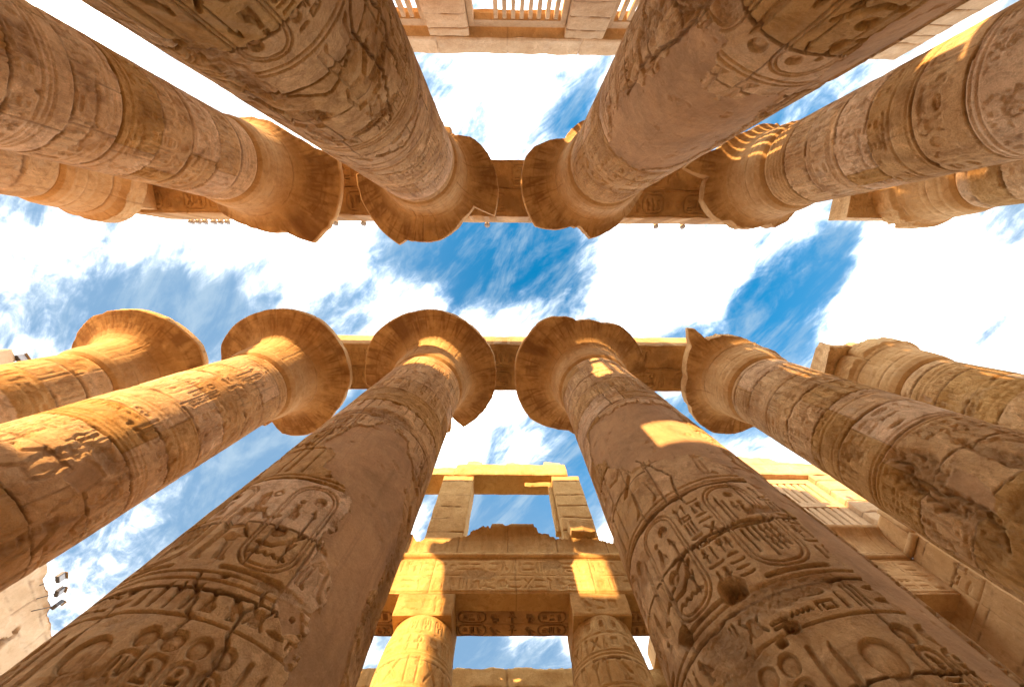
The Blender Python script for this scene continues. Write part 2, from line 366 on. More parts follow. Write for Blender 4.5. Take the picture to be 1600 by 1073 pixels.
def shaft_decor(f, seed, carts, cs=1.02, d=1.0, lo=True):
    rg = np.random.default_rng(seed); U0, U1 = -2.7, 2.7
    for z in (14.42, 14.58, 14.74, 14.90, 15.06): f.hline(z, 0.035, 0.03, seed=seed)
    u = U0
    while u < U1:
        if rg.random() < .5: cartouche(f, u, u + .34, 13.1, 14.1, seed, .032, 2); u += .42
        else: glyph(f, ['reed', 'was', 'feather', 'ankh'][rg.integers(4)], u, 13.1, .24, 1.0, .032); u += .34
    for z in (14.25, 12.98, 12.9, 12.25, 12.17): f.hline(z, 0.03, 0.022, seed=seed)
    text_row(f, 12.35, .48, U0, U1, seed + 1, .036)
    u = U0 + rg.uniform(0, .8)
    while u < U1:
        cartouche(f, u, u + .46, 10.55, 11.75, seed + int(u * 10), .036, 2); cartouche(f, u + .56, u + 1.02, 10.55, 11.75, seed + 7 + int(u * 10), .036, 2)
        f.disc(u + .25, 11.93, .12, .035); f.disc(u + .8, 11.93, .12, .035); glyph(f, 'bars', u + 1.15, 11, .25, .6, .03); f.ring(u + 1.28, 11.85, .1, .1, .035, .03)
        text_col(f, u + 1.5, .26, 10.5, 11.9, seed + int(u * 17), .03, True); u += 1.95
    for z in (10.35, 9.9, 8.72, 8.62, 8.50): f.hline(z, 0.03, 0.024, seed=seed)
    text_row(f, 9.1, .55, U0, U1, seed + 2, .036); f.hline(9.75, .025, .02, seed=seed)
    # scene with figures under columns of text
    u = U0 + rg.uniform(0, .7); j = 0
    while u < U1 + .5:
        hh = 2.05 if j % 3 else 1.75
        figure(f, u, 5.72, hh, j % 2 == 1, .045 * d, seed)
        for q in range(3): text_col(f, u - .55 + q * .32, .27, 7.95 - .25 * q, 8.42, seed + j * 5 + q, .035, True)
        if j % 2 == 0:
            for q in range(3): text_col(f, u + .5 + .3 * q, .25, 6.9 + .2 * q, 8.4, seed + 31 + j * 7 + q, .035, True)
            f.stroke([(u + .5, 6.6), (u + 1.3, 6.6)], .05, .04); f.stroke([(u + .9, 6.6), (u + .9, 5.75)], .06, .04)
            glyph(f, 'bird', u + .55, 6.64, .35, .28, .035); glyph(f, 'loaf', u + .95, 6.64, .3, .2, .035)
            u += 2.05
        else: u += 1.35
        j += 1
    f.hline(5.62, .03, .03, seed=seed); f.hline(5.52, .03, .024, seed=seed)
    for i, (c, kd) in enumerate(carts):
        cartouche(f, c - .36, c + .36, 3.72, 5.38, seed + i, .058 * d, kd)
    # between cartouches: sedge / bee / seated groups
    cc = sorted(c for c, _ in carts)
    for a, b in zip(cc[:-1], cc[1:]):
        g = b - a - .78
        if g > .3:
            x = a + .42; kk = rg.integers(3)
            if kk == 0:
                glyph(f, 'disc', x + g * .1, 4.95, g * .5, .3, .06); glyph(f, 'feather', x + g * .45, 3.85, g * .4, 1.2, .06); glyph(f, 'bird', x, 3.8, g * .5, .6, .05)
            elif kk == 1:
                text_col(f, x, g * .5, 3.7, 5.3, seed + 77, .05, False); text_col(f, x + g * .5, g * .45, 3.7, 5.3, seed + 78, .05, False)
            else:
                figure(f, x + g * .4, 3.75, 1.2, False, .055)
    f.hline(3.56, .03, .03, seed=seed); f.hline(3.46, .03, .022, seed=seed)
    text_row(f, 3.10, .30, U0, U1, seed + 3, .055 * d); f.hline(3.03, .028, .028, seed=seed)
    if lo:
        u = U0
        while u < U1:
            for j in range(4):
                f.disc(u + .25 * j, 2.80, .10, .06, .75); cartouche(f, u + .25 * j - .1, u + .25 * j + .1, 2.25, 2.66, seed + j, .045, 2)
            f.stroke([(u + 1.0, 2.85), (u + .98, 2.4), (u + 1.1, 2.2)], .05, .05); glyph(f, 'feather', u + 1.1, 2.2, .16, .65, .05)
            f.disc(u + 1.52, 2.62, .17, .05, .9); glyph(f, 'owl', u + 1.35, 2.2, .4, .3, .05); u += 1.9
        f.hline(2.15, .03, .03, seed=seed)
        text_row(f, 1.7, .38, U0, U1, seed + 8, .045); f.hline(1.6, .03, .03, seed=seed)

# ---------------------------------------------------------------- mesh helpers
def grid_obj(name, P, mat, parent=None, wrap=False, attrs=None, caps=(False, False), smooth=True, flip=False):
    n, m = P.shape[:2]; verts = P.reshape(-1, 3).astype(np.float32)
    idx = np.arange(n * m).reshape(n, m)
    if wrap: idx = np.concatenate([idx, idx[:, :1]], 1)
    a = idx[:-1, :-1].ravel(); b = idx[:-1, 1:].ravel(); c = idx[1:, 1:].ravel(); d = idx[1:, :-1].ravel()
    F = np.stack([a, d, c, b] if flip else [a, b, c, d], 1)
    loops = F.ravel(); tot = np.full(len(F), 4)
    extra = []
    if caps[0]: extra.append(idx[0, :m][::(1 if flip else -1)])
    if caps[1]: extra.append(idx[-1, :m][::(-1 if flip else 1)])
    for e in extra:
        loops = np.concatenate([loops, e]); tot = np.concatenate([tot, [len(e)]])
    me = bpy.data.meshes.new(name)
    me.vertices.add(len(verts)); me.vertices.foreach_set('co', verts.ravel())
    me.loops.add(len(loops)); me.loops.foreach_set('vertex_index', loops.astype(np.int32))
    me.polygons.add(len(tot)); me.polygons.foreach_set('loop_start', np.concatenate([[0], np.cumsum(tot)[:-1]]).astype(np.int32))
    me.polygons.foreach_set('loop_total', tot.astype(np.int32))
    me.polygons.foreach_set('use_smooth', np.full(len(tot), smooth))
    me.update(calc_edges=True); me.validate()
    if attrs:
        for k, arr in attrs.items():
            at = me.attributes.new(k, 'FLOAT', 'POINT'); at.data.foreach_set('value', arr.ravel().astype(np.float32))
    me.materials.append(mat)
    o = bpy.data.objects.new(name, me); COLL.objects.link(o)
    if parent: o.parent = parent
    return o
def empty(name, loc=(0, 0, 0)):
    o = bpy.data.objects.new(name, None); o.location = loc; o.empty_display_size = .3; COLL.objects.link(o); return o
def tag(o, label=None, cat=None, group=None, kind=None):
    if label: o['label'] = label
    if cat: o['category'] = cat
    if group: o['group'] = group
    if kind: o['kind'] = kind
    return o
def relief_block(name, o, eu, ev, en, Lu, Lv, depth, mat, parent=None, res=0.06, decor=None, seed=0, chip=0.04, warp=0.025, joints=None, top=None):
    """a block with a carved front: front point = o + u*eu + v*ev + H*en, body goes back by depth"""
    o, eu, ev, en = (np.array(x, float) for x in (o, eu, ev, en))
    nu = max(3, int(Lu / res)); nv = max(3, int(Lv / res))
    f = Field(np.linspace(0, Lu, nu), np.linspace(0, Lv, nv), res)
    if decor: decor(f)
    if joints:
        for jz in joints.get('h', []): f.joint(jz, seed + int(jz * 7), joints.get('w', .02), joints.get('d', .03), .02)
        for ju, a, b in joints.get('v', []): f.vjoint(ju, a, b, seed + int(ju * 5), joints.get('w', .02), joints.get('d', .03))
    U, V = np.meshgrid(f.u, f.z)
    H = f.H + 0.012 * fbm(U * 2.5 + seed, V * 2.5, 5, seed)
    bd = np.minimum(np.minimum(U, Lu - U), np.minimum(V, Lv - V))
    nz = fbm(U * 1.8 + seed * 3.1, V * 1.8, 4, seed + 5)
    H = H - chip * np.clip(1 - bd / (.03 + .35 * np.clip(nz * 2, 0, 1)), 0, 1) ** 1.5
    P = o + U[..., None] * eu + V[..., None] * ev + H[..., None] * en
    G = np.zeros((nv + 2, nu + 2, 3)); G[1:-1, 1:-1] = P
    def ext(A):
        B = np.zeros((A.shape[0] + 2, A.shape[1] + 2)); B[1:-1, 1:-1] = A
        B[0] = B[1]; B[-1] = B[-2]; B[:, 0] = B[:, 1]; B[:, -1] = B[:, -2]; return B
    UE, VE = ext(U), ext(V)
    back = o + UE[..., None] * eu + VE[..., None] * ev - depth * en
    ring = np.ones((nv + 2, nu + 2), bool); ring[1:-1, 1:-1] = False
    G[ring] = back[ring]
    if top is not None:                     # broken top: lower v near the top edge
        tv = top(UE); VV = VE
        k = np.minimum(0, tv - VV) * 1.0
        G += k[..., None] * ev
    if warp:
        G = G + warp * np.stack([noise3(G * 1.6 + seed, 1), noise3(G * 1.6 + seed, 2), noise3(G * 1.6 + seed, 3)], -1) * 2
        G = G + warp * .5 * np.stack([noise3(G * 5.0 + seed, 4), noise3(G * 5.0 + seed, 5), noise3(G * 5.0 + seed, 6)], -1)
    # close the back with a fan to the centre
    n, m = nv + 2, nu + 2
    idx = np.arange(n * m).reshape(n, m)
    rim = np.concatenate([idx[0, :], idx[1:, -1], idx[-1, -2::-1], idx[-2:0:-1, 0]])
    right = np.dot(np.cross(eu, ev), en) > 0
    ob = grid_obj(name, G, mat, parent, attrs=dict(plaster=ext(f.pl), stain_shade=ext(f.st)), flip=not right)
    me = ob.data; n0 = len(me.polygons); l0 = len(me.loops)
    cyc = rim[::-1] if right else rim
    me.loops.add(len(cyc)); me.polygons.add(1)
    lv = np.zeros(len(me.loops), np.int32); me.loops.foreach_get('vertex_index', lv); lv[l0:] = cyc; me.loops.foreach_set('vertex_index', lv)
    me.polygons[n0].loop_start = l0
    try: me.polygons[n0].loop_total = len(cyc)
    except Exception: pass
    me.update(calc_edges=True); me.validate()
    try: me.set_sharp_from_angle(angle=math.radians(50))
    except Exception: pass
    return ob
def simple_block(name, c, s, mat, parent=None, seed=0, seg=6, amp=.03, rot=0):
    """small rough-hewn block: c centre of the base"""
    n = seg; lin = np.linspace(-1, 1, n + 1); V = []; F = []
    import itertools
    def face(ax, sg):
        b = len(V)
        for a in lin:
            for q in lin:
                p = [0, 0, 0]; p[ax] = sg; p[(ax + 1) % 3] = a; p[(ax + 2) % 3] = q; V.append(p)
        for i in range(n):
            for j in range(n):
                a0 = b + i * (n + 1) + j; fc = (a0, a0 + n + 1, a0 + n + 2, a0 + 1); F.append(fc if sg > 0 else fc[::-1])
    for ax in range(3):
        for sg in (-1, 1): face(ax, sg)
    P = np.array(V, float)
    cr = np.sort(np.abs(P), 1)[:, 1] > .98
    P = P * np.array(s) / 2 + np.array([0, 0, s[2] / 2.])
    off = np.stack([noise3(P * 2.3 + seed, 1), noise3(P * 2.3 + seed, 2), noise3(P * 2.3 + seed, 3)], -1) * amp * 2.4
    P = P + off; P[cr] *= np.array([.985, .985, .99])
    ca, sa = math.cos(rot), math.sin(rot)
    P = np.stack([P[:, 0] * ca - P[:, 1] * sa, P[:, 0] * sa + P[:, 1] * ca, P[:, 2]], -1) + np.array(c)
    me = bpy.data.meshes.new(name); me.from_pydata(P.tolist(), [], F)
    import bmesh
    bm = bmesh.new(); bm.from_mesh(me); bmesh.ops.remove_doubles(bm, verts=bm.verts, dist=1e-4); bm.to_mesh(me); bm.free()
    me.materials.append(mat); ob = bpy.data.objects.new(name, me); COLL.objects.link(ob)
    if parent: ob.parent = parent
    return ob

# ---------------------------------------------------------------- materials
def stone(name, c1, c2, c3, plaster_c=(0.42, 0.262, 0.138), stain_shade_c=(0.13, 0.065, 0.03), rough=0.9, bump=0.35, grain=1.0, leaf=False, var=0.5):
    m = bpy.data.materials.new(name); m.use_nodes = True; t = m.node_tree; L = t.links.new
    bs = t.nodes['Principled BSDF']; bs.inputs['Roughness'].default_value = rough
    bs.inputs['Specular IOR Level'].default_value = 0.15
    tc = N(t, 'ShaderNodeTexCoord'); co = tc.outputs['Object']
    def nz(scale, detail=6, ro=.6, dist=0., sca=None):
        n = N(t, 'ShaderNodeTexNoise'); n.inputs['Scale'].default_value = scale; n.inputs['Detail'].default_value = detail
        n.inputs['Roughness'].default_value = ro; n.inputs['Distortion'].default_value = dist
        if sca:
            mp = N(t, 'ShaderNodeMapping'); mp.inputs['Scale'].default_value = sca; L(co, mp.inputs['Vector']); L(mp.outputs[0], n.inputs['Vector'])
        else: L(co, n.inputs['Vector'])
        return n.outputs['Fac']
    def rng_(x, a, b, c=0., d=1.):
        r = N(t, 'ShaderNodeMapRange'); L(x, r.inputs['Value'])
        for k, q in zip(('From Min', 'From Max', 'To Min', 'To Max'), (a, b, c, d)): r.inputs[k].default_value = q
        return r.outputs[0]
    def mix(f, A, B, bt='MIX'):
        x = N(t, 'ShaderNodeMix', data_type='RGBA', blend_type=bt)
        if isinstance(f, float): x.inputs['Factor'].default_value = f
        else: L(f, x.inputs['Factor'])
        for q, s in ((A, 'A'), (B, 'B')):
            if isinstance(q, tuple): x.inputs[s].default_value = (*q, 1)
            else: L(q, x.inputs[s])
        return x.outputs['Result']
    col = mix(rng_(nz(.55, 8, .62, .4), .36, .64), c1, c2)
    col = mix(rng_(nz(2.3, 8, .68, .8), .50, .72, 0., var + .2), col, c3)
    pal = tuple(min(1., x * 1.25 + .03) for x in c2)
    col = mix(rng_(nz(1.1, 9, .72, 1.5), .54, .70, 0., var * 1.2), col, pal)
    col = mix(rng_(nz(4.2, 9, .75, 1.0), .52, .70, 0., var * .9), col, tuple(x * .60 for x in c1))
    # brown patina in broad soft-edged patches, grey dust in others
    col = mix(rng_(nz(.38, 9, .68, 1.1), .50, .66, 0., var * .75), col, (c3[0] * .85, c3[1] * .85, c3[2] * .9))
    col = mix(rng_(nz(.8, 9, .7, .9), .55, .70, 0., var * .55), col, (c2[0] * .86, c2[1] * .98, c2[2] * 1.25))
    # tool scratches and vertical run marks
    col = mix(rng_(nz(3.2, 7, .7, .3, (2.6, 2.6, .28)), .56, .75, 0., .35), col, tuple(x * .72 for x in c1))
    ps = N(t, 'ShaderNodeAttribute'); ps.attribute_name = 'plaster'
    st = N(t, 'ShaderNodeAttribute'); st.attribute_name = 'stain_shade'
    pc = mix(rng_(nz(.9, 8, .65, .8), .38, .62), tuple(x * .82 for x in plaster_c), tuple(x * 1.30 for x in plaster_c))
    pc = mix(rng_(nz(3.0, 9, .75, 1.2), .50, .70, 0., .65), pc, (plaster_c[0] * 1.35, plaster_c[1] * 1.45, plaster_c[2] * 1.5))
    pc = mix(rng_(nz(2.2, 8, .7, .5, (2.4, 2.4, .3)), .54, .70, 0., .6), pc, tuple(x * .62 for x in plaster_c))
    ed = rng_(nz(5.0, 8, .7, .6), .3, .7, .72, 1.0)
    col = mix(math_node(t, 'MULTIPLY', ps.outputs['Fac'], ed), col, pc)
    col = mix(math_node(t, 'MULTIPLY', st.outputs['Fac'], .8), col, stain_shade_c)
    tn = N(t, 'ShaderNodeAttribute'); tn.attribute_name = 'tone'
    oi = N(t, 'ShaderNodeObjectInfo')
    k = math_node(t, 'ADD', math_node(t, 'MULTIPLY', tn.outputs['Fac'], .55), rng_(oi.outputs['Random'], 0, 1, .90, 1.08))
    hv = N(t, 'ShaderNodeHueSaturation'); L(col, hv.inputs['Color']); L(k, hv.inputs['Value']); L(math_node(t, 'SUBTRACT', 1.0, math_node(t, 'MULTIPLY', tn.outputs['Fac'], .5)), hv.inputs['Saturation'])
    col = hv.outputs['Color']
    col = mix(rng_(nz(38, 5, .7), .4, .72, 0., .30 * grain), col, tuple(x * .55 for x in c1))
    L(col, bs.inputs['Base Color'])
    h = math_node(t, 'ADD', math_node(t, 'MULTIPLY', nz(9, 9, .72), .9), math_node(t, 'MULTIPLY', nz(40, 6, .75), .35))
    h = math_node(t, 'ADD', h, math_node(t, 'MULTIPLY', nz(2.5, 6, .6, .5), .9))
    bp = N(t, 'ShaderNodeBump'); bp.inputs['Distance'].default_value = .05
    L(rng_(ps.outputs['Fac'], 0, 1, bump, bump * .55), bp.inputs['Strength']); L(h, bp.inputs['Height']); L(bp.outputs[0], bs.inputs['Normal'])
    return m
M_COL = stone('sandstone', (0.56, 0.345, 0.158), (0.72, 0.490, 0.255), (0.34, 0.185, 0.075), bump=1.0, var=.85)
M_CAP = stone('painted_sandstone', (0.550, 0.338, 0.143), (0.660, 0.447, 0.220), (0.380, 0.196, 0.066), stain_shade_c=(0.16, 0.065, 0.022))
M_ARC = stone('architrave_sandstone', (0.500, 0.294, 0.121), (0.600, 0.382, 0.182), (0.360, 0.185, 0.066))
M_AIS = stone('golden_sandstone', (0.50, 0.305, 0.112), (0.60, 0.395, 0.165), (0.38, 0.205, 0.065), bump=.7, var=.6)
M_PAL = stone('pale_sandstone', (0.50, 0.335, 0.185), (0.60, 0.43, 0.26), (0.40, 0.25, 0.13), var=.5, bump=.7)
M_WALL = stone('pylon_sandstone', (0.62, 0.45, 0.28), (0.70, 0.53, 0.35), (0.50, 0.34, 0.19), stain_shade_c=(.2, .11, .06), var=.35)
def plain(name, c, r=.5, metal=0.):
    m = bpy.data.materials.new(name); m.use_nodes = True; t = m.node_tree; b = t.nodes['Principled BSDF']
    n = N(t, 'ShaderNodeTexNoise'); n.inputs['Scale'].default_value = 14; n.inputs['Detail'].default_value = 5
    x = N(t, 'ShaderNodeMix', data_type='RGBA'); x.inputs['A'].default_value = (*c, 1); x.inputs['B'].default_value = (*[q * .6 + .02 for q in c], 1)
    t.links.new(n.outputs['Fac'], x.inputs['Factor']); t.links.new(x.outputs['Result'], b.inputs['Base Color'])
    b.inputs['Roughness'].default_value = r; b.inputs['Metallic'].default_value = metal; return m
M_METAL = plain('lamp_housing', (.06, .06, .07)); M_LENS = plain('lamp_glass', (.45, .47, .5), .15); M_BRASS = plain('lamp_housing_tan', (.42, .3, .16), .5)
M_SAND = stone('sand', (0.62, 0.43, 0.24), (0.68, 0.49, 0.28), (0.52, 0.34, 0.18), bump=.3)

# ---------------------------------------------------------------- ground
P = np.zeros((41, 41, 3)); g = np.sign(np.linspace(-1, 1, 41)) * np.abs(np.linspace(-1, 1, 41)) ** 3 * 900
P[..., 0], P[..., 1] = np.meshgrid(g, g); P[..., 2] = GZ
tag(grid_obj('ground', P, M_SAND), 'sandy paved ground of the temple hall', kind='structure')

# ---------------------------------------------------------------- great columns
SP = 7.9; X0 = -3.8646; YU = -4.4225; YL = 5.3264; HN = 15.2
def r_shaft(z): return 1.8227 + (1.6179 - 1.8227) * np.clip(z / HN, -.12, 1)
def theta_grid(t0, step, dense=1.85):
    a = np.arange(-dense, dense, step); b = np.arange(dense, 2 * math.pi - dense, max(.05, step)); return np.concatenate([a, b]), t0
def z_grid(dist, hi_step):
    e0 = math.atan2(1.6, dist); e1 = math.atan2(HN, dist)
    e = np.arange(e0, e1, hi_step); z = dist * np.tan(e)
    lo = np.arange(GZ, z[0], .12)
    return np.concatenate([lo, z, [HN]])
CAP = [(15.18, 1.30), (15.185, 1.50), (15.20, 1.56), (15.30, 1.68), (15.50, 1.76), (15.80, 1.80), (16.15, 1.82), (16.5, 1.84), (16.8, 1.90), (17.02, 2.0), (17.2, 2.18), (17.34, 2.42), (17.44, 2.70), (17.52, 3.0), (17.58, 3.25), (17.62, 3.38), (17.66, 3.42), (17.80, 3.44), (17.90, 3.43), (17.93, 3.36), (17.94, 2.2), (17.945, 1.2)]
def great_column(name, k, Y, seed, label, carts, rim, damage=None, rlim=None, q=1.0, abacus=(1.4, 1.4, 18.997), arough=0, group=None, fill=3.44, aoff=(0, 0)):
    cx, cy = X0 + SP * k, Y
    root = tag(empty(name, (cx, cy, GZ)), label, 'column', group)
    off = np.array([0, 0, -GZ])
    dist = math.hypot(cx, cy) - 1.8; t0 = math.atan2(-cy, -cx)
    st = max(.008, min(.05, 0.62 * math.hypot(dist, 3 + dist * .5) / 345 / 1.7)) / q / Q
    if dist > 8: st = .020 / q / Q
    if dist < 8: st *= .82
    A, _ = theta_grid(t0, st)
    z = z_grid(dist, (.5 if dist < 8 else .62) / 345 / q / Q)
    u = A * 1.7
    f = Field(np.where(u > math.pi * 1.7, u, u), z, max(.02, st * 1.7))
    shaft_decor(f, seed, carts)
    rg = np.random.default_rng(seed)
    zz = GZ + rg.uniform(.3, 1.0); tone = np.zeros_like(f.H)
    while zz < 15:
        r0 = np.searchsorted(f.z, zz); cs = np.sort(rg.uniform(-2.6, 2.6, 2)); tv = rg.normal(-.02, .20, 3)
        tone[r0:] = np.where(f.u[None] < cs[0], tv[0], np.where(f.u[None] < cs[1], tv[1], tv[2]))
        f.joint(zz, seed + int(zz * 3), rg.uniform(.012, .03), .045, rg.uniform(.02, .06))
        hh = rg.uniform(.95, 1.15)
        for uu in cs: f.vjoint(uu, zz, zz + hh, seed + int(uu * 9), .016, .03)
        zz += hh
    if damage: damage(f)
    U, Z = np.meshgrid(f.u, f.z)
    bigR = r_shaft(Z)
    H = f.H + .022 * fbm(U * .8, Z * .8, 3, seed + 50) + (.018 * fbm(U * 4.5, Z * 4.5, 5, seed + 51, .6)) * (1 - .8 * f.pl)
    # scattered spalls
    n = fbm(U * 1.25, Z * 1.25, 5, seed + 60, .55)
    sp = np.clip((n - .17) * 7, 0, 1) * (1 - f.pl)
    H -= sp * (.030 + .07 * np.abs(fbm(U * 5, Z * 5, 4, seed + 61, .6))); st_ = np.maximum(f.st, sp * .25)
    # rounded shoulder under the capital
    H -= .10 * np.clip((Z - 15.02) / .18, 0, 1) ** 2
    R = bigR + H; TH = U / 1.7 + t0
    Pp = np.stack([R * np.cos(TH), R * np.sin(TH), Z], -1) + off
    nr = 6
    tops = [np.stack([rr * np.cos(TH[0]), rr * np.sin(TH[0]), np.full(TH.shape[1], HN + .004)], -1) + off for rr in (1.40, 1.2)]
    Pp = np.concatenate([Pp, np.array(tops)], 0)
    pad = lambda a: np.concatenate([a, a[-1:], a[-1:]], 0)
    grid_obj('shaft', Pp, M_COL, root, wrap=True, attrs=dict(plaster=pad(f.pl), stain_shade=pad(st_), tone=pad(np.clip(tone, -.35, .35) * (1 - f.pl))), caps=(True, True))
    # base drum
    zb = np.array([0, .02, .25, .33, .35]); rb = np.array([2.2, 2.25, 2.25, 2.15, 1.5]); ta = np.linspace(0, 2 * math.pi, 64, endpoint=False)
    B = np.stack([rb[:, None] * np.cos(ta), rb[:, None] * np.sin(ta), zb[:, None] + 0 * ta], -1)
    grid_obj('base', B, M_COL, root, wrap=True, caps=(True, True))
    # capital
    nt_ = int((640 if dist < 8 else 420) * q); ta = np.linspace(-math.pi, math.pi, nt_, endpoint=False)
    cz = np.array([c[0] for c in CAP]); cr = np.array([c[1] for c in CAP])
    s = np.concatenate([[0], np.cumsum(np.hypot(np.diff(cz), np.diff(cr)))]); ss = np.unique(np.concatenate([np.arange(0, s[-1], .045), s]))
    pz = np.interp(ss, s, cz); pr = np.interp(ss, s, cr)
    if rim:
        ra = np.radians([a for a, _ in rim]); rv = np.array([b for _, b in rim]); o_ = np.argsort(ra); ra = ra[o_]; rv = rv[o_]
        ext_a = list(ra); ext_r = list(rv)
        # where the photograph shows nothing the rim is whole
        gaps = []
        for i in range(len(ra)):
            a0 = ra[i]; a1 = ra[(i + 1) % len(ra)] + (2 * math.pi if i == len(ra) - 1 else 0)
            if a1 - a0 > .8:
                gaps += [(a0 + .12, fill), (a1 - .12, fill)]
        for a, b in gaps:
            a = (a + math.pi) % (2 * math.pi) - math.pi; ext_a.append(a); ext_r.append(b)
        o_ = np.argsort(ext_a); ext_a = np.array(ext_a)[o_]; ext_r = np.array(ext_r)[o_]
        lim = np.interp(ta, ext_a, ext_r, period=2 * math.pi)
    else: lim = np.full(nt_, 3.44)
    if rlim is not None: lim = np.minimum(lim, rlim)
    ka = np.sort(rg.uniform(-math.pi, math.pi, 38)); kv = rg.normal(0, 1.25, 38) * (rg.random(38) < .4)
    lim = lim - np.abs(np.interp(ta, ka, kv, period=2 * math.pi)) * (.03 + .07 * (lim < 2.6)) + .012 * fbm(ta * 9, ta * 0 + seed, 5, seed, .7)
    T, Zg = np.meshgrid(ta, pz); Rg = np.repeat(pr[:, None], nt_, 1)
    scale = np.clip(lim / 3.44, 1.0, 1.18)
    grow = np.clip((Rg - 1.9) / 1.5, 0, 1)
    Rg = Rg * (1 + (scale[None] - 1) * grow)
    Rg2 = np.minimum(Rg, lim[None] + .06 * fbm(T * 15, Zg * 9, 5, seed + 3, .65))
    broken = (Rg - Rg2 > .02)
    # carved sepals and stems on the bell
    gz = np.clip((Zg - 15.35) / 2.2, 0, 1)
    leaf = .5 + .5 * np.cos(T * 24 + 3.14 * (Zg > 17))
    carve = .010 * sstep(.80, .98, leaf) * (Zg > 15.6) * (Zg < 17.55) * (~broken)
    for zl in (15.62, 16.25, 16.32): carve = carve + .02 * np.exp(-((Zg - zl) / .02) ** 2)
    jt = np.zeros_like(T)
    for a in rg.uniform(-3, 3, 7):
        w = np.abs(T - a - .05 * fbm(Zg * 3, Zg * 0 + a, 3, seed)); jt = np.maximum(jt, np.clip(1 - w / .012, 0, 1) * (Zg > 15.5 + rg.uniform(0, 1.6)))
    for zl in (16.02 + rg.uniform(-.1, .1), 16.9 + rg.uniform(-.1, .1)): jt = np.maximum(jt, np.clip(1 - np.abs(Zg - zl - .05 * fbm(T * 3, T * 0, 3, seed)) / .02, 0, 1))
    nse = .05 * fbm(T * 5, Zg * 3, 5, seed + 2)
    Rg2 = Rg2 - (carve + .035 * jt) * (Rg2 > 1.3) + nse * (Rg2 > 1.3) * np.where(broken, 1.6, .6)
    down = np.where((Zg < 17.6), 1, 0)
    Z3 = Zg + (.010 * sstep(.8, .98, leaf) + .03 * jt) * grow * down + np.where(broken, .05 * fbm(T * 8, Zg * 6, 4, seed + 8), 0) - 1.1 * np.clip((lim[None] < 2.9), 0, 1) * np.clip(Zg - 17.6, 0, 1) * 0
    C = np.stack([Rg2 * np.cos(T), Rg2 * np.sin(T), Z3], -1) + off
    paint_shade = np.clip((Rg - 1.95) / .6, 0, 1) * (Zg < 17.62) * (~broken)
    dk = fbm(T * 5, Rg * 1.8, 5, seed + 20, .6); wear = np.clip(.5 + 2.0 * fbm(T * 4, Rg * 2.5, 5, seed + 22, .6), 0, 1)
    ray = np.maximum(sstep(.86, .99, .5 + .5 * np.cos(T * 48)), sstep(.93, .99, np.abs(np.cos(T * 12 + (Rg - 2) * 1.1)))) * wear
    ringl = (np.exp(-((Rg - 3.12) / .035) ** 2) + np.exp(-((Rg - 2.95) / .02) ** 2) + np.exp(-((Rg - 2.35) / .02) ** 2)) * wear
    pat = paint_shade * np.clip(.42 + dk * 2.4 + .75 * ray + .6 * ringl, 0, 1)  # worn paint, with the shade of the underside added into the same brown
    soot = np.zeros_like(pat)
    if rim and seed in (105, 106, 113):
        a = math.radians({105: -125, 106: -150, 113: 52}[seed]); soot = np.clip(1.5 - np.abs(T - a) / .13 + fbm(T * 8, Zg * 4, 4, 9) * 1.6, 0, 1) * paint_shade
    grid_obj('capital', C, M_CAP, root, wrap=True, attrs=dict(plaster=np.zeros_like(pat), stain_shade=np.maximum(np.maximum(pat * .86, jt * .7), soot)), caps=(True, True))
    if abacus:
        hx, hy, zt = abacus
        relief_block('abacus', (-hx + aoff[0], -hy + aoff[1], 17.95 - GZ), (1, 0, 0), (0, 0, 1), (0, -1, 0), 2 * hx, zt - 17.95, 2 * hy, M_ARC if not arough else M_COL, root, res=.12 if not arough else .06, seed=seed, chip=.05 + arough, warp=.02 + arough * .6)
    return root

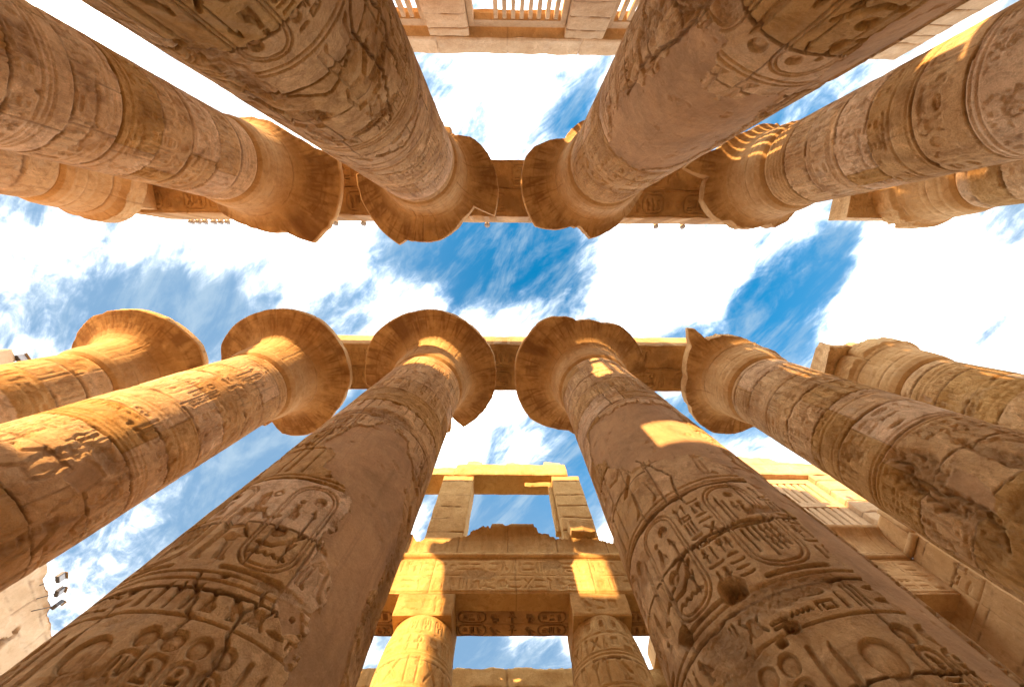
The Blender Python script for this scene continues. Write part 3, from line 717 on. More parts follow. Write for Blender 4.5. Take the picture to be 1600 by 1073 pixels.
RIM = dict(
 UL=[(-179, 3.45),(-54, 2.1),(-39, 2.65),(-21, 2.98),(7, 3.3),(29, 3.58),(32, 2.52),(50, 2.5),(82, 2.92),(113, 3.15),(117, 3.56),(131, 3.48),(154, 3.47)],
 UR=[(-176, 3.54),(-164, 3.46),(-155, 3.18),(-134, 2.24),(-106, 2.48),(20, 2.25),(50, 2.29),(73, 2.53),(92, 2.76),(103, 2.37),(116, 2.44),(142, 3.58),(163, 3.55)],
 U2L=[(-40, 2.49),(-24, 2.9),(-10, 3.78),(7, 3.76),(31, 3.8),(56, 3.75),(71, 2.71),(112, 2.49),(143, 2.64)],
 U2R=[(-178, 2.59),(-172, 3.76),(-170, 3.64),(-151, 2.62),(-114, 2.21),(-68, 2.74),(22, 2.63),(76, 2.13),(98, 2.32),(119, 2.38),(139, 2.67),(161, 2.84)],
 L2=[(-165, 3.44),(-155, 3.57),(-133, 3.51),(-107, 3.38),(-84, 3.42),(-54, 3.49),(-38, 3.41),(-25, 3.36),(4, 3.33),(24, 3.26),(44, 3.19),(78, 3.61),(101, 3.61),(111, 2.89)],
 L3=[(-158, 3.25),(-140, 3.27),(-116, 3.32),(-89, 3.3),(-64, 3.47),(-41, 3.68),(-21, 3.86),(-8, 3.73)],
 LL=[(-171, 3.78),(-146, 3.79),(-124, 3.59),(-96, 3.47),(-73, 3.31),(-45, 3.19),(-20, 3.24),(1, 3.18),(25, 3.24),(47, 3.25),(65, 3.36),(72, 2.3),(171, 3.83)],
 LR=[(-163, 3.79),(-148, 3.77),(-132, 3.79),(-120, 3.63),(-101, 3.05),(-74, 2.9),(-58, 3.17),(-38, 3.18),(-19, 3.21),(7, 3.27),(103, 3.22),(119, 3.49),(139, 3.8),(157, 3.78),(179, 3.73)],
 R2=[(-179, 2.54),(-146, 2.91),(-136, 3.7),(-132, 3.43),(-130, 2.56),(-117, 2.52),(-100, 2.27),(-71, 1.98),(-60, 1.92),(-18, 2.73),(63, 3.27),(79, 3.36),(100, 3.33),(122, 3.02),(144, 2.74)])

def dmg_LL(f):
    f.plaster([(-1.3, 6.7), (-.9, 6.5), (-.6, 5.9), (-.15, 5.6), (.15, 5.2), (.12, 4.6), (.38, 4.1), (.5, 3.6), (.6, 3.2), (.75, 2.6), (1.2, 2.4), (1.55, 3.2), (1.3, 4.6), (1.55, 5.6), (1.1, 6.6), (1.0, 7.3), (.4, 8.1), (-.2, 8.2), (-.9, 7.6)], 41)
    f.plaster([(.05, 3.52), (.35, 3.58), (.55, 3.35), (.3, 3.2)], 42, rag=.04)
    f.hole(-.05, 4.55, .025, .05); f.hole(.32, 3.42, .03, .06); f.hole(-.62, 3.55, .05, .06)
    f.rough(1.65, 5.0, .3, 1.6, 43, .08); f.rough(-.2, 8.6, 1.2, .35, 44, .06)
    f.crack([(-.1, 3.6), (-.15, 3.1), (-.05, 2.6)], .03, .06, 4); f.crack([(-.9, 3.55), (-.6, 3.0), (-.75, 2.5)], .03, .05, 5)
    f.rough(-.9, 2.3, .5, .3, 45, .06); f.rough(.1, 3.6, .5, .07, 46, .05)
def dmg_LR(f):
    f.plaster([(-1.35, 8.7), (-.9, 7.6), (-.35, 6.9), (.2, 6.6), (.9, 6.5), (1.25, 5.9), (1.6, 5.3), (1.7, 7), (1.7, 9.2), (.8, 9.4), (-.3, 9.6), (-1.0, 9.8)], 51)
    f.plaster([(1.35, 6.0), (1.28, 5.2), (1.42, 4.6), (1.32, 3.9), (1.38, 3.0), (1.35, 2.2), (1.8, 2.1), (2.1, 4), (2.0, 6)], 52, rag=.05)
    f.hole(-.09, 3.70, .17, .28, 3); f.hole(-.98, 3.69, .13, .22, 4); f.hole(.2, 3.07, .07, .12, 5); f.hole(.02, 2.98, .06, .12, 7)
    f.rough(.45, 3.42, .75, .16, 53, .07); f.rough(-.5, 3.2, .35, .5, 54, .07)
    f.crack([(-1.4, 3.9), (-.3, 4.5), (.6, 4.45), (1.1, 4.5)], .04, .07, 6); f.crack([(-.2, 7.0), (.2, 6.0), (.1, 5.3)], .03, .05, 7); f.rough(1.0, 4.72, .3, .1, 58, .08)
    f.rough(-.8, 2.6, .4, .4, 59, .06)
def dmg_UL(f):
    f.rough(1.25, 5.1, .45, .5, 61, .12); f.rough(1.2, 5.9, .3, .5, 62, .10); f.rough(-.5, 7.0, .5, .12, 63, .09); f.rough(.1, 8.0, .9, .12, 64, .08)
    f.crack([(-1.2, 5.2), (-.5, 6.0), (-.6, 7.2), (-.2, 8.4)], .05, .08, 8); f.crack([(-.9, 5.4), (-1.2, 6.6), (-.9, 7.8)], .05, .08, 9); f.crack([(.9, 6.2), (.3, 6.5), (-.3, 6.2)], .05, .06, 10)
    f.crack([(.7, 9.4), (0, 9.7), (-.8, 9.5)], .05, .07, 11); f.crack([(1.2, 10.8), (.2, 11.1), (-.9, 10.8)], .05, .06, 12); f.rough(.9, 6.9, .3, .3, 65, .08)
def dmg_UR(f):
    f.plaster([(.95, 9.4), (.6, 7.6), (.55, 6.6), (.25, 5.4), (-.1, 5.3), (-.25, 6.2), (-.6, 6.4), (-1.0, 6.1), (-1.4, 6.0), (-1.7, 7), (-1.7, 9.6), (-.8, 10.4), (.3, 10.3)], 71)
    f.plaster([(-1.5, 5.5), (-1.35, 4.5), (-1.4, 3.6), (-1.8, 3.4), (-2.1, 5), (-1.9, 5.8)], 72, rag=.06)
    f.rough(.75, 5.2, .28, 1.1, 73, .12); f.rough(1.15, 6.4, .25, 1.2, 74, .10); f.rough(.2, 5.0, .3, .35, 75, .09)
    f.crack([(.4, 5.0), (.5, 6.3), (.8, 7.2), (.7, 8.2)], .06, .09, 13)
def dmg_L2(f):
    f.rough(.1, 8.05, .55, .3, 81, .07); f.plaster([(-.1, 7.7), (.5, 7.9), (.6, 7.3), (.1, 7.2)], 82, rag=.08); f.rough(.9, 6.4, .2, .9, 83, .1); f.rough(-.3, 9.0, .7, .08, 84, .05)
def dmg_R2(f):
    f.rough(-.25, 7.9, .55, .7, 91, .22); f.rough(-.5, 6.9, .35, .9, 92, .24); f.crack([(-.2, 8.3), (-.45, 7.4), (-.3, 6.6), (-.7, 5.9)], .08, .18, 3, .12); f.crack([(-.6, 7.9), (-.75, 7.0), (-.6, 6.2)], .07, .16, 5, .12); f.rough(-.9, 6.4, .5, .5, 93, .1); f.rough(-.5, 9.3, .3, .3, 94, .1)
    f.plaster([(-.2, 7.2), (.3, 7.3), (.2, 6.6), (-.3, 6.3)], 95, rag=.12); f.rough(.95, 7.0, .25, .9, 96, .18); f.rough(.75, 8.9, .3, .06, 98, .16); f.rough(.1, 6.0, .4, .35, 97, .09)
def dmg_U2L(f):
    f.rough(.0, 9.55, 1.2, .05, 98, .05); f.rough(.4, 10.7, .5, .08, 99, .05); f.hole(.1, 8.45, .06, .08)
def dmg_U2R(f):
    f.rough(.3, 9.6, .6, .06, 101, .06); f.rough(-.2, 11.2, .7, .06, 102, .05)
def dmg_R3(f):
    f.rough(-.3, 12.6, .5, .12, 103, .05); f.plaster([(-.5, 14.2), (-.2, 14.3), (-.25, 13.9), (-.5, 13.9)], 104, rag=.05)

def carts(c0, ks, gap=1.32):
    out = []; i = -3
    for i in range(-3, 4):
        c = c0 + i * gap
        if -2.6 < c < 2.6: out.append((c, ks[(i + 3) % len(ks)]))
    return out
GN = 'great papyrus columns of the north row'; GS = 'great papyrus columns of the south row'
great_column('papyrus_column', 0, YL, 105, 'great carved column in the lower left foreground with sun discs in its large cartouche and a bare plaster patch', carts(-.40, [1, 0, 1, 0]), RIM['LL'], dmg_LL, group='great papyrus columns')
great_column('papyrus_column', 1, YL, 106, 'great carved column in the lower right foreground with a deep round hole beside its striped cartouche', carts(.72, [0, 1, 0, 1]), RIM['LR'], dmg_LR, group='great papyrus columns')
great_column('papyrus_column', -1, YL, 107, 'sunlit great column with round open capital, second from the left in the lower row', carts(.1, [0, 1]), RIM['L2'], dmg_L2, group='great papyrus columns')
great_column('papyrus_column', 2, YL, 108, 'great column with battered shaft and broken spiked capital, right of the lower right foreground column', carts(-.3, [1, 0]), RIM['R2'], dmg_R2, group='great papyrus columns')
great_column('papyrus_column', -2, YL, 109, 'great column at the left edge of the lower row under a whole round capital with no beam on it', carts(-.2, [1, 0]), RIM['L3'], None, q=.7, abacus=None, group='great papyrus columns')
great_column('papyrus_column', 3, YL, 110, 'pale great column at the right edge of the lower row with a stump of a broken capital', carts(-.2, [1, 0]), None, dmg_R3, rlim=2.15, q=.9, abacus=(1.6, 1.25, 18.9), arough=.25, aoff=(-1.0, -.3), group='great papyrus columns')
great_column('papyrus_column', 0, YU, 111, 'great column in the upper left foreground with cracked figure carvings and split capital rim', carts(.50, [1, 0]), RIM['UL'], dmg_UL, group='great papyrus columns', fill=2.35)
great_column('papyrus_column', 1, YU, 112, 'great column in the upper right foreground with a broad smooth brown plaster repair', carts(-1.0, [0, 1, 1]), RIM['UR'], dmg_UR, group='great papyrus columns', fill=2.35)
great_column('papyrus_column', -1, YU, 113, 'great column of the upper row left of the upper left foreground column, with a dark streak on its capital', carts(0, [0, 1]), RIM['U2L'], dmg_U2L, group='great papyrus columns', fill=2.35)
great_column('papyrus_column', 2, YU, 114, 'great column of the upper row right of the plaster-repaired column, with striped sunlight on its capital', carts(0, [0, 1]), RIM['U2R'], dmg_U2R, group='great papyrus columns', fill=2.35)
great_column('papyrus_column', -2, YU, 115, 'great column at the left edge of the upper row with a broken capital under the beam end', carts(.2, [0, 1]), None, None, rlim=2.25, q=.7, group='great papyrus columns')
great_column('papyrus_column', 3, YU, 116, 'great column at the right edge of the upper row with a lone block on its broken capital', carts(.3, [0, 1]), None, None, rlim=2.15, q=.7, abacus=(1.75, 1.3, 18.95), arough=.08, aoff=(-1.3, .3), group='great papyrus columns')

# ---------------------------------------------------------------- architraves of the great rows
def soffit_decor(L, Wd, seed):
    def dec(f):
        rg = np.random.default_rng(seed)
        f.hline(.10, .03, .03); f.hline(Wd - .10, .03, .03)
        u = .3 + rg.uniform(0, .5)
        while u < L - .8:
            if rg.random() < .22: u += rg.uniform(.5, 1.1); continue
            w = Wd * .9
            # a name ring lying along the beam, then signs
            f.rrect(u, u + w * .9, .24, Wd - .24, .04, .05, .3)
            for j in range(3): glyph(f, FULL[rg.integers(len(FULL))], u + .18 + j * .27, .38, .24, Wd - .76, .08)
            u += w * .9 + .12
            for j in range(2): glyph(f, ['bird', 'ankh', 'owl', 'basket', 'seat', 'disc', 'scarab'][rg.integers(7)], u, .28, .4, Wd - .56, .055); u += .48
        for q in range(3): f.rough(rg.uniform(0, L), rg.uniform(0, Wd), rg.uniform(.3, .9), rg.uniform(.2, .5), seed + q, .06)
        f.crack([(rg.uniform(1, L - 1), 0), (rg.uniform(1, L - 1), Wd)], .03, .05, seed)
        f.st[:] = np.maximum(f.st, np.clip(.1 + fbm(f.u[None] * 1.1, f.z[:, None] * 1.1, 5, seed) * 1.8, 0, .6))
    return dec
def architrave(name, x0, x1, Y, z0, z1, seed, label, group, nb=2, wid=2.76):
    root = tag(empty(name, ((x0 + x1) / 2, Y, z0)), label, 'stone beam', group)
    ox = (x0 + x1) / 2; w = wid / nb - .012
    for i in range(nb):
        y0 = -wid / 2 + i * wid / nb + .006
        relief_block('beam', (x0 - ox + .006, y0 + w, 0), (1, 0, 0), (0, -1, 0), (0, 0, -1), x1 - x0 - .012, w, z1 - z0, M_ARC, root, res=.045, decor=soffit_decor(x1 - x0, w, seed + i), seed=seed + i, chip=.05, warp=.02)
    return root
AG = 'stone beams on the great columns'
xs = [X0 + SP * k for k in range(-3, 5)]
UA = [(-2.02, -1, 'stone beam at the left end of the upper row carrying six small lamps'), (-1, 0, 'stone beam over the upper row between the streaked capital and the split capital'), (0, 1, 'stone beam bridging the two upper foreground columns'), (1, 2.12, 'stone beam at the right end of the upper row beside the striped sunlit capital')]
for i, (a, b, lab) in enumerate(UA):
    architrave('architrave', X0 + SP * a, X0 + SP * b, YU + .18, 19.0, 21.3, 200 + 3 * i, lab, AG)
LA = [(-1.12, 0, 'stone beam over the lower row left of the lower left foreground capital'), (0, 1, 'stone beam bridging the two lower foreground columns'), (1, 2.12, 'stone beam over the lower row ending on the spiked broken capital')]
for i, (a, b, lab) in enumerate(LA):
    architrave('architrave', X0 + SP * a, X0 + SP * b, YL, 19.0, 21.4, 230 + 3 * i, lab, AG)

# ---------------------------------------------------------------- aisle rows with clerestory windows
AX = [-3.3 + 7.03 * k for k in range(-4, 4)]
def aisle_column(x, y, sgn, seed, label, group, det=True):
    root = tag(empty('aisle_column', (x, y, GZ)), label, 'column', group)
    step = .02 if det else .06
    ta = np.arange(-math.pi, math.pi, step); z = np.arange(GZ + .6, 11.0, .04 if det else .3); z = np.append(z, 10.975)
    z = z[z <= 10.975]
    f = Field((ta + 0) * 1.3, z, .035)
    if det:
        for zz in (10.2, 9.55, 9.45, 8.55, 8.45, 7.2, 7.1): f.hline(zz, .035, .03, seed=seed)
        text_row(f, 9.62, .5, -4, 4, seed, .04); text_row(f, 8.65, .7, -4, 4, seed + 1, .04)
        u = -4
        while u < 4: cartouche(f, u, u + .38, 7.35, 8.2, seed, .04, 2); f.disc(u + .19, 8.33, .12, .04); u += .5
        u = -4
        while u < 4: cartouche(f, u, u + .34, 10.28, 10.85, seed + 2, .035, 2); u += .52
        for zz in (9.3, 8.0, 6.9, 5.8): f.joint(zz, seed, .02, .03)
    U, Z = np.meshgrid(f.u, z); TH = U / 1.3 + (-math.pi / 2 if sgn > 0 else math.pi / 2)
    pr = np.interp(Z, [GZ, 6.5, 8.2, 8.3, 9.2, 10.3, 10.9, 11.0], [1.42, 1.38, 1.34, 1.37, 1.42, 1.30, 1.17, 1.15])
    R = pr + f.H + .03 * fbm(U, Z, 4, seed)
    P = np.stack([R * np.cos(TH), R * np.sin(TH), Z - GZ], -1)
    grid_obj('shaft', P, M_AIS, root, wrap=True, attrs=dict(plaster=f.pl, stain_shade=f.st), caps=(True, True))
    tb = np.linspace(0, 2 * math.pi, 48, endpoint=False); zb = np.array([0, .05, .5, .6]); rb = np.array([1.7, 1.75, 1.75, 1.6])
    grid_obj('base', np.stack([rb[:, None] * np.cos(tb), rb[:, None] * np.sin(tb), zb[:, None] + 0 * tb], -1), M_AIS, root, wrap=True, caps=(True, True))
    fy = -1 if sgn > 0 else 1
    def dec(g_):
        text_row(g_, .14, .62, .35, 1.95, seed + 4, .03); g_.hline(.06, .02, .02)
    relief_block('abacus', (-1.15, fy * 1.15, 10.98 - GZ), (1, 0, 0), (0, 0, 1), (0, fy, 0), 2.3, .915, 2.3, M_AIS, root, res=.04, decor=dec if det else None, seed=seed, chip=.03, warp=.012)
    return root
def tube(name, p0, p1, r, mat, parent, n=20, seed=0, res=.25):
    p0 = np.array(p0, float); p1 = np.array(p1, float); L = np.linalg.norm(p1 - p0); d = (p1 - p0) / L
    a = np.cross(d, [0, 0, 1.]);
    if np.linalg.norm(a) < .1: a = np.cross(d, [1., 0, 0])
    a /= np.linalg.norm(a); b = np.cross(d, a)
    s = np.linspace(0, L, max(2, int(L / res) + 1)); t = np.linspace(0, 2 * math.pi, n, endpoint=False)
    P = p0 + s[:, None, None] * d + r * (np.cos(t)[None, :, None] * a + np.sin(t)[None, :, None] * b)
    P = P + .012 * np.stack([noise3(P * 2 + seed, 1), noise3(P * 2 + seed, 2), noise3(P * 2 + seed, 3)], -1) * (r > .05)
    o = grid_obj(name, P, mat, parent, wrap=True, caps=(True, True), flip=False)
    return o
def cornice(x0, x1, yf, sgn, seed, label, top, group, mat, damage=None, res=.05):
    """torus roll and cavetto; sgn +1 : faces -Y"""
    xm = (x0 + x1) / 2
    root = tag(empty('cornice', (xm, yf, 13.7)), label, 'cornice', group)
    dy = -1 if sgn > 0 else 1
    tube('torus_moulding', (x0 - xm, -dy * .06, .155), (x1 - xm, -dy * .06, .155), .15, mat, root, 18, seed)
    xs_ = np.arange(x0, x1 + res * .5, res) - xm; xs_[-1] = x1 - xm
    prof = [(.31, .02), (.40, .0), (.7, .01), (1.0, .05), (1.25, .14), (1.45, .30), (1.56, .42), (1.70, .44)]
    hz = np.array([p[0] for p in prof]); oy = np.array([p[1] for p in prof])
    zt = top(xs_ + xm) - 13.7 if top else np.full(len(xs_), 1.70)
    tt = np.linspace(0, 1, 26)
    Zr = .31 + tt[:, None] * (zt[None] - .31)
    Yr = dy * np.interp(Zr, hz, oy)
    X = np.repeat(xs_[None], len(tt), 0)
    leaf = .5 + .5 * np.cos(X * 2 * math.pi / .28)
    Yr = Yr - dy * .018 * sstep(.75, .97, leaf) * (Zr < 1.5) - dy * .05 * fbm(X * 2, Zr * 2, 4, seed)
    jt = np.zeros_like(X)
    for jx in np.arange(x0 - xm + 1.3, x1 - xm, 2.4): jt = np.maximum(jt, np.clip(1 - np.abs(X - jx - .04 * fbm(Zr * 3, Zr * 0 + jx, 3, seed)) / .02, 0, 1))
    Yr = Yr - dy * .04 * jt * -1 * -1
    rough = .06 * fbm(X * 4, Zr * 4, 4, seed + 1)
    front = np.stack([X, Yr, Zr + 0 * X], -1)
    bt = np.stack([xs_, np.full(len(xs_), -dy * 1.2), zt - .25 + .25 * fbm(xs_ * 2, xs_ * 0, 3, seed)], -1)
    mid = np.stack([xs_, np.full(len(xs_), -dy * .45), zt - .05 + .12 * fbm(xs_ * 2.5, xs_ * 0 + 3, 3, seed)], -1)
    bb = np.stack([xs_, np.full(len(xs_), -dy * 1.2), np.full(len(xs_), .305)], -1)
    f0 = front[:1].copy(); f0[..., 2] = .305
    P = np.concatenate([bb[None], f0, front, mid[None], bt[None]], 0)
    z_ = np.zeros(P.shape[:2]); stn = z_.copy()
    streak = np.clip(.15 + 1.3 * fbm(X * 5, Zr * .5, 4, seed + 7), 0, 1) * np.clip((Zr - .4) * 1.2, 0, 1)
    stn[2:-2] = np.maximum(streak * .7, jt * .5)
    # closed loop around X axis
    P2 = np.transpose(P, (1, 0, 2)); 
    ob = grid_obj('cavetto', P2, mat, root, wrap=True, attrs=dict(plaster=z_.T, stain_shade=stn.T), caps=(True, True), flip=(sgn < 0))
    try: ob.data.set_sharp_from_angle(angle=math.radians(45))
    except Exception: pass
    return root
def frieze_decor(L, seed):
    def dec(f):
        for z in (.08, .86, .94, 1.70): f.hline(z, .03, .03)
        text_row(f, .16, .60, .1, L - .2, seed, .028); text_row(f, 1.03, .56, .1, L - .2, seed + 1, .028)
        f.rough(L * .3, .9, 1.0, .25, seed, .04); f.rough(L * .75, 1.4, .6, .3, seed + 1, .05); f.vjoint(L * .52, 0, 1.8, seed)
    return dec
def aisle_beam(x0, x1, yf, sgn, seed, label, group, det=True, mat=None):
    mat = mat or M_AIS
    fy = -1 if sgn > 0 else 1; L = x1 - x0
    root = tag(empty('aisle_architrave', ((x0 + x1) / 2, yf, 11.9)), label, 'stone beam', group)
    relief_block('face_beam', (-L / 2 + .005, 0, .004), (1, 0, 0), (0, 0, 1), (0, fy, 0), L - .01, 1.79, .90, mat, root, res=.04 if det else .3, decor=frieze_decor(L, seed) if det else None, seed=seed, chip=.03, warp=.012)
    for i in range(2):
        y = -fy * (.905 + i * .68)
        relief_block('soffit_beam', (-L / 2 + .005, y if fy > 0 else y + .67, .006 + .004 * i), (1, 0, 0), (0, -1, 0), (0, 0, -1), L - .01, .67, 1.75, M_ARC, root, res=.04 if det else .3,
                     decor=soffit_decor(L, .67, seed + i) if det else None, seed=seed + i, chip=.04, warp=.01) if False else None
    w = 1.35
    ya = .905 if fy < 0 else -.905 - w
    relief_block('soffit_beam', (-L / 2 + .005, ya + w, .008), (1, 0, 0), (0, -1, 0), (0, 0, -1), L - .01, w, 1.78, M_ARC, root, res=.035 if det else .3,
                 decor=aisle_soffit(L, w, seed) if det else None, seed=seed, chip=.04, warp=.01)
    return root
def aisle_soffit(L, w, seed):
    def dec(f):
        for row in (0, 1):
            z0 = .06 + row * .66; m = L / 2
            f.hline(z0 - .02, .025, .03)
            glyph(f, 'ankh', m - .18, z0 + .06, .36, .5, .08)
            for sx in (-1, 1):
                c = m + sx * .75; glyph(f, 'bird' if row == 0 else 'owl', c - .28, z0 + .06, .56 , .42, .08)
                a = m + sx * 1.7 - .58; f.rrect(a, a + 1.16, z0 + .05, z0 + .57, .045, .08, .22)
                for j in range(3): glyph(f, FULL[(j * 3 + row + seed) % len(FULL)], a + .14 + .3 * j, z0 + .14, .26, .34, .08)
                for j in range(3): glyph(f, NARROW[(j + row * 2 + seed) % len(NARROW)], m + sx * 2.6 - .25 + .2 * j, z0 + .08, .15, .45, .08)
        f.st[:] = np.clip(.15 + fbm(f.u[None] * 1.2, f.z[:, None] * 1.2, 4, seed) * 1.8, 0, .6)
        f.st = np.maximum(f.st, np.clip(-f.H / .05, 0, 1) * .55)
    return dec
def win_pier(x0, x1, z0, z1, yf, sgn, seed, label, group, mat, depth=1.5, cap=False):
    fy = -1 if sgn > 0 else 1; L = x1 - x0; H = z1 - z0
    root = tag(empty('window_pier', ((x0 + x1) / 2, yf, z0)), label, 'pier', group)
    js = [h for h in np.arange(.55 + (seed % 5) * .1, H - .2, .98)]
    js[-1:] = [H - .62]
    relief_block('masonry', (-L / 2, 0, .004), (1, 0, 0), (0, 0, 1), (0, fy, 0), L, H - .008, depth, mat, root, res=.06, seed=seed, chip=.05, warp=.03, joints=dict(h=js, v=[(L * .3, js[0], js[1])] if len(js) > 2 and seed % 2 else [], w=.02, d=.04))
    return root
def lintel(x0, x1, z0, z1, yf, sgn, seed, label, group, mat, depth=1.6, joints=None, top=None):
    fy = -1 if sgn > 0 else 1; L = x1 - x0
    root = tag(empty('lintel', ((x0 + x1) / 2, yf, z0)), label, 'lintel', group)
    relief_block('stone_block', (-L / 2 + .004, 0, 0), (1, 0, 0), (0, 0, 1), (0, fy, 0), L - .008, z1 - z0, depth, mat, root, res=.07, seed=seed, chip=.05, warp=.03, joints=joints, top=top)
    return root
def box_arr(name, boxes, mat, parent, amp=.008):
    import bmesh
    bm = bmesh.new()
    for (x0, x1, y0, y1, z0, z1) in boxes:
        r = bmesh.ops.create_cube(bm, size=1)
        for q in r['verts']:
            q.co = Vector(((x0 + x1) / 2 + q.co.x * (x1 - x0), (y0 + y1) / 2 + q.co.y * (y1 - y0), (z0 + z1) / 2 + q.co.z * (z1 - z0)))
    bmesh.ops.bevel(bm, geom=list(bm.edges), offset=.015, segments=1, affect='EDGES')
    me = bpy.data.meshes.new(name); bm.to_mesh(me); bm.free(); me.materials.append(mat)
    o = bpy.data.objects.new(name, me); COLL.objects.link(o); o.parent = parent; return o
def grille(x0, x1, z0, z1, yc, sgn, label, group, mat, pitch, sw, two=True, skip=(), rail=.38, stile=.32):
    """stone window grille, yc is its front plane"""
    fy = -1 if sgn > 0 else 1; th = .32; back = -fy * th
    root = tag(empty('window_grille', ((x0 + x1) / 2, yc, z0)), label, 'stone grille', group)
    W_ = x1 - x0; H = z1 - z0; ya, yb = min(0, back), max(0, back)
    fr = [(-W_ / 2, -W_ / 2 + stile, ya, yb, 0, H), (W_ / 2 - stile, W_ / 2, ya, yb, 0, H)]
    a, b = -W_ / 2 + stile + .002, W_ / 2 - stile - .002
    fr += [(a, b, ya, yb, 0, rail), (a, b, ya, yb, H - rail, H)]
    rows = [(rail, H - rail)]
    if two: fr.append((a, b, ya, yb, H / 2 - .2, H / 2 + .2)); rows = [(rail, H / 2 - .2), (H / 2 + .2, H - rail)]
    for q in fr: box_arr('frame', [q], mat, root)
    n = int((b - a) / pitch); off = (b - a - n * pitch + (pitch - sw)) / 2
    for ri, (q0, q1) in enumerate(rows):
        for i in range(n):
            if (ri, i) in skip: continue
            xx = a + off + i * pitch
            box_arr('slat', [(xx, xx + sw, ya + .04, yb - .04, q0 + .002, q1 - .002)], mat, root)
    return root

# +Y side --------------------------------------------------------
YF = 13.0
cols_lab = {0: 'small carved column with square top block, left of the painted ceiling beam at the bottom', 1: 'small carved column with square top block, right of the painted ceiling beam at the bottom'}
for k in range(-1, 4):
    x = -3.3 + 7.03 * k
    if k == 3: continue
    lab = cols_lab.get(k, {-1: 'small aisle column hidden behind the lower left foreground shaft', 2: 'small aisle column in the dark gap behind the lower right foreground shaft'}.get(k))
    aisle_column(x, YF + 1.15, 1, 300 + k, lab, 'small columns of the aisle', det=k in (0, 1))
edges = [-10.9] + [-3.3 + 7.03 * k for k in range(0, 3)] + [19.06]
bl = ['carved golden beam left of the left small column', 'carved golden beam with painted underside between the two small columns', 'carved golden beam right of the right small column', 'carved beam running to the tall side wall in the lower right gap']
for i in range(4):
    aisle_beam(edges[i], edges[i + 1], YF, 1, 320 + 4 * i, bl[i], 'beams on the small columns', det=True, mat=M_ARC if i == 3 else None)  # last beam gets darker stone in place of the shade in that recess
def top_mid(x):
    base = np.interp(x, [-11, -6.0, -5.2, -4.9, -4.5, -4.1, -3.2, -3.0, -1.9, -1.85, -.9, -.8, 1.3, 1.35, 2.3, 3.0, 3.1, 4.5, 4.55, 5.3, 5.4, 7],
                     [15.1, 15.2, 15.0, 15.15, 14.75, 14.8, 14.55, 14.7, 15.0, 15.15, 15.2, 15.4, 15.4, 15.2, 14.75, 14.7, 14.9, 14.9, 14.7, 14.6, 15.3, 15.1])
    return np.minimum(15.4, base + .30 * fbm(x * 1.9, x * 0, 5, 5, .6) + .22 * fbm(x * 7, x * 0, 4, 6, .6))
cornice(-10.9, 7.3, YF, 1, 341, 'broken golden cornice with jagged top above the carved beam at bottom centre', top_mid, 'cornices', M_AIS)
cornice(7.3, 19.06, YF, 1, 342, 'whole curved cornice under the two-tier window grille at lower right', None, 'cornices', M_ARC)  # darker stone here too, standing in for shade
PG = 'piers of the far window storey'
win_pier(-11.2, -9.4, 15.0, 20.5, YF + .1, 1, 351, 'window pier hidden behind the lower left foreground column', PG, M_AIS, 1.3)
win_pier(-4.2, -2.25, 14.75, 20.5, YF + .1, 1, 352, 'left pier of the empty window opening at bottom centre', PG, M_AIS, 1.3)
win_pier(2.85, 4.62, 14.75, 20.5, YF + .1, 1, 353, 'right pier of the empty window opening at bottom centre', PG, M_AIS, 1.3)
win_pier(9.9, 12.4, 15.4, 20.6, YF + .1, 1, 354, 'window pier behind the lower right foreground column', PG, M_PAL, 1.3)
win_pier(20.0, 22.6, 15.45, 20.6, YF, 1, 355, 'pale sunlit pier right of the two-tier window grille', PG, M_PAL, 1.6)
LG = 'roof lintels of the window storey'
lintel(-11.0, -3.55, 20.5, 21.35, YF + .02, 1, 361, 'lower roof beam left of the empty window opening at bottom centre', LG, M_AIS, 1.5)
lintel(-3.54, 3.95, 20.5, 21.75, YF, 1, 362, 'long roof beam over the empty window opening, three loose blocks on top', LG, M_AIS, 1.5)
def top_r(U): return np.interp(U, [0, 7, 7.2, 9, 9.2, 13], [2.3, 2.3, 2.15, 2.0, 1.5, 1.1]) + .15 * fbm(U * 1.7, U * 0, 3, 4)
lintel(9.9, 22.6, 20.61, 22.9, YF - .02, 1, 363, 'pale sunlit roof blocks above the two-tier window grille', LG, M_PAL, 1.6, joints=dict(h=[1.2], v=[(3, 0, 1.2), (6.3, 0, 1.2), (8.2, 1.2, 2.3)], w=.02, d=.03), top=top_r)
BG = 'loose blocks on the roof beam'
for x, lb, s in ((-2.4, 'small loose block on the long roof beam, leftmost of three', (1.0, .9, .5)), (.35, 'small slanting loose block on the long roof beam, middle of three', (1.1, .8, .42)), (3.05, 'small loose block at the right end of the long roof beam', (1.2, .8, .4))):
    o = simple_block('loose_block', (x, YF + .55, 21.76), s, M_PAL, None, int(x * 10), 6, .05, .1); tag(o, lb, 'stone block', BG)
o = simple_block('loose_block', (3.75, YF + .0, 14.88), (1.25, .9, .75), M_AIS, None, 77, 6, .05, .05); tag(o, 'golden loose block on the broken cornice against the right window pier', 'stone block', BG)
grille(12.42, 19.98, 15.45, 20.58, YF + .35, 1, 'pale two-tier stone window grille in the gap at lower right', 'stone window grilles', M_PAL, .46, .30, True, stile=.5, rail=.45)
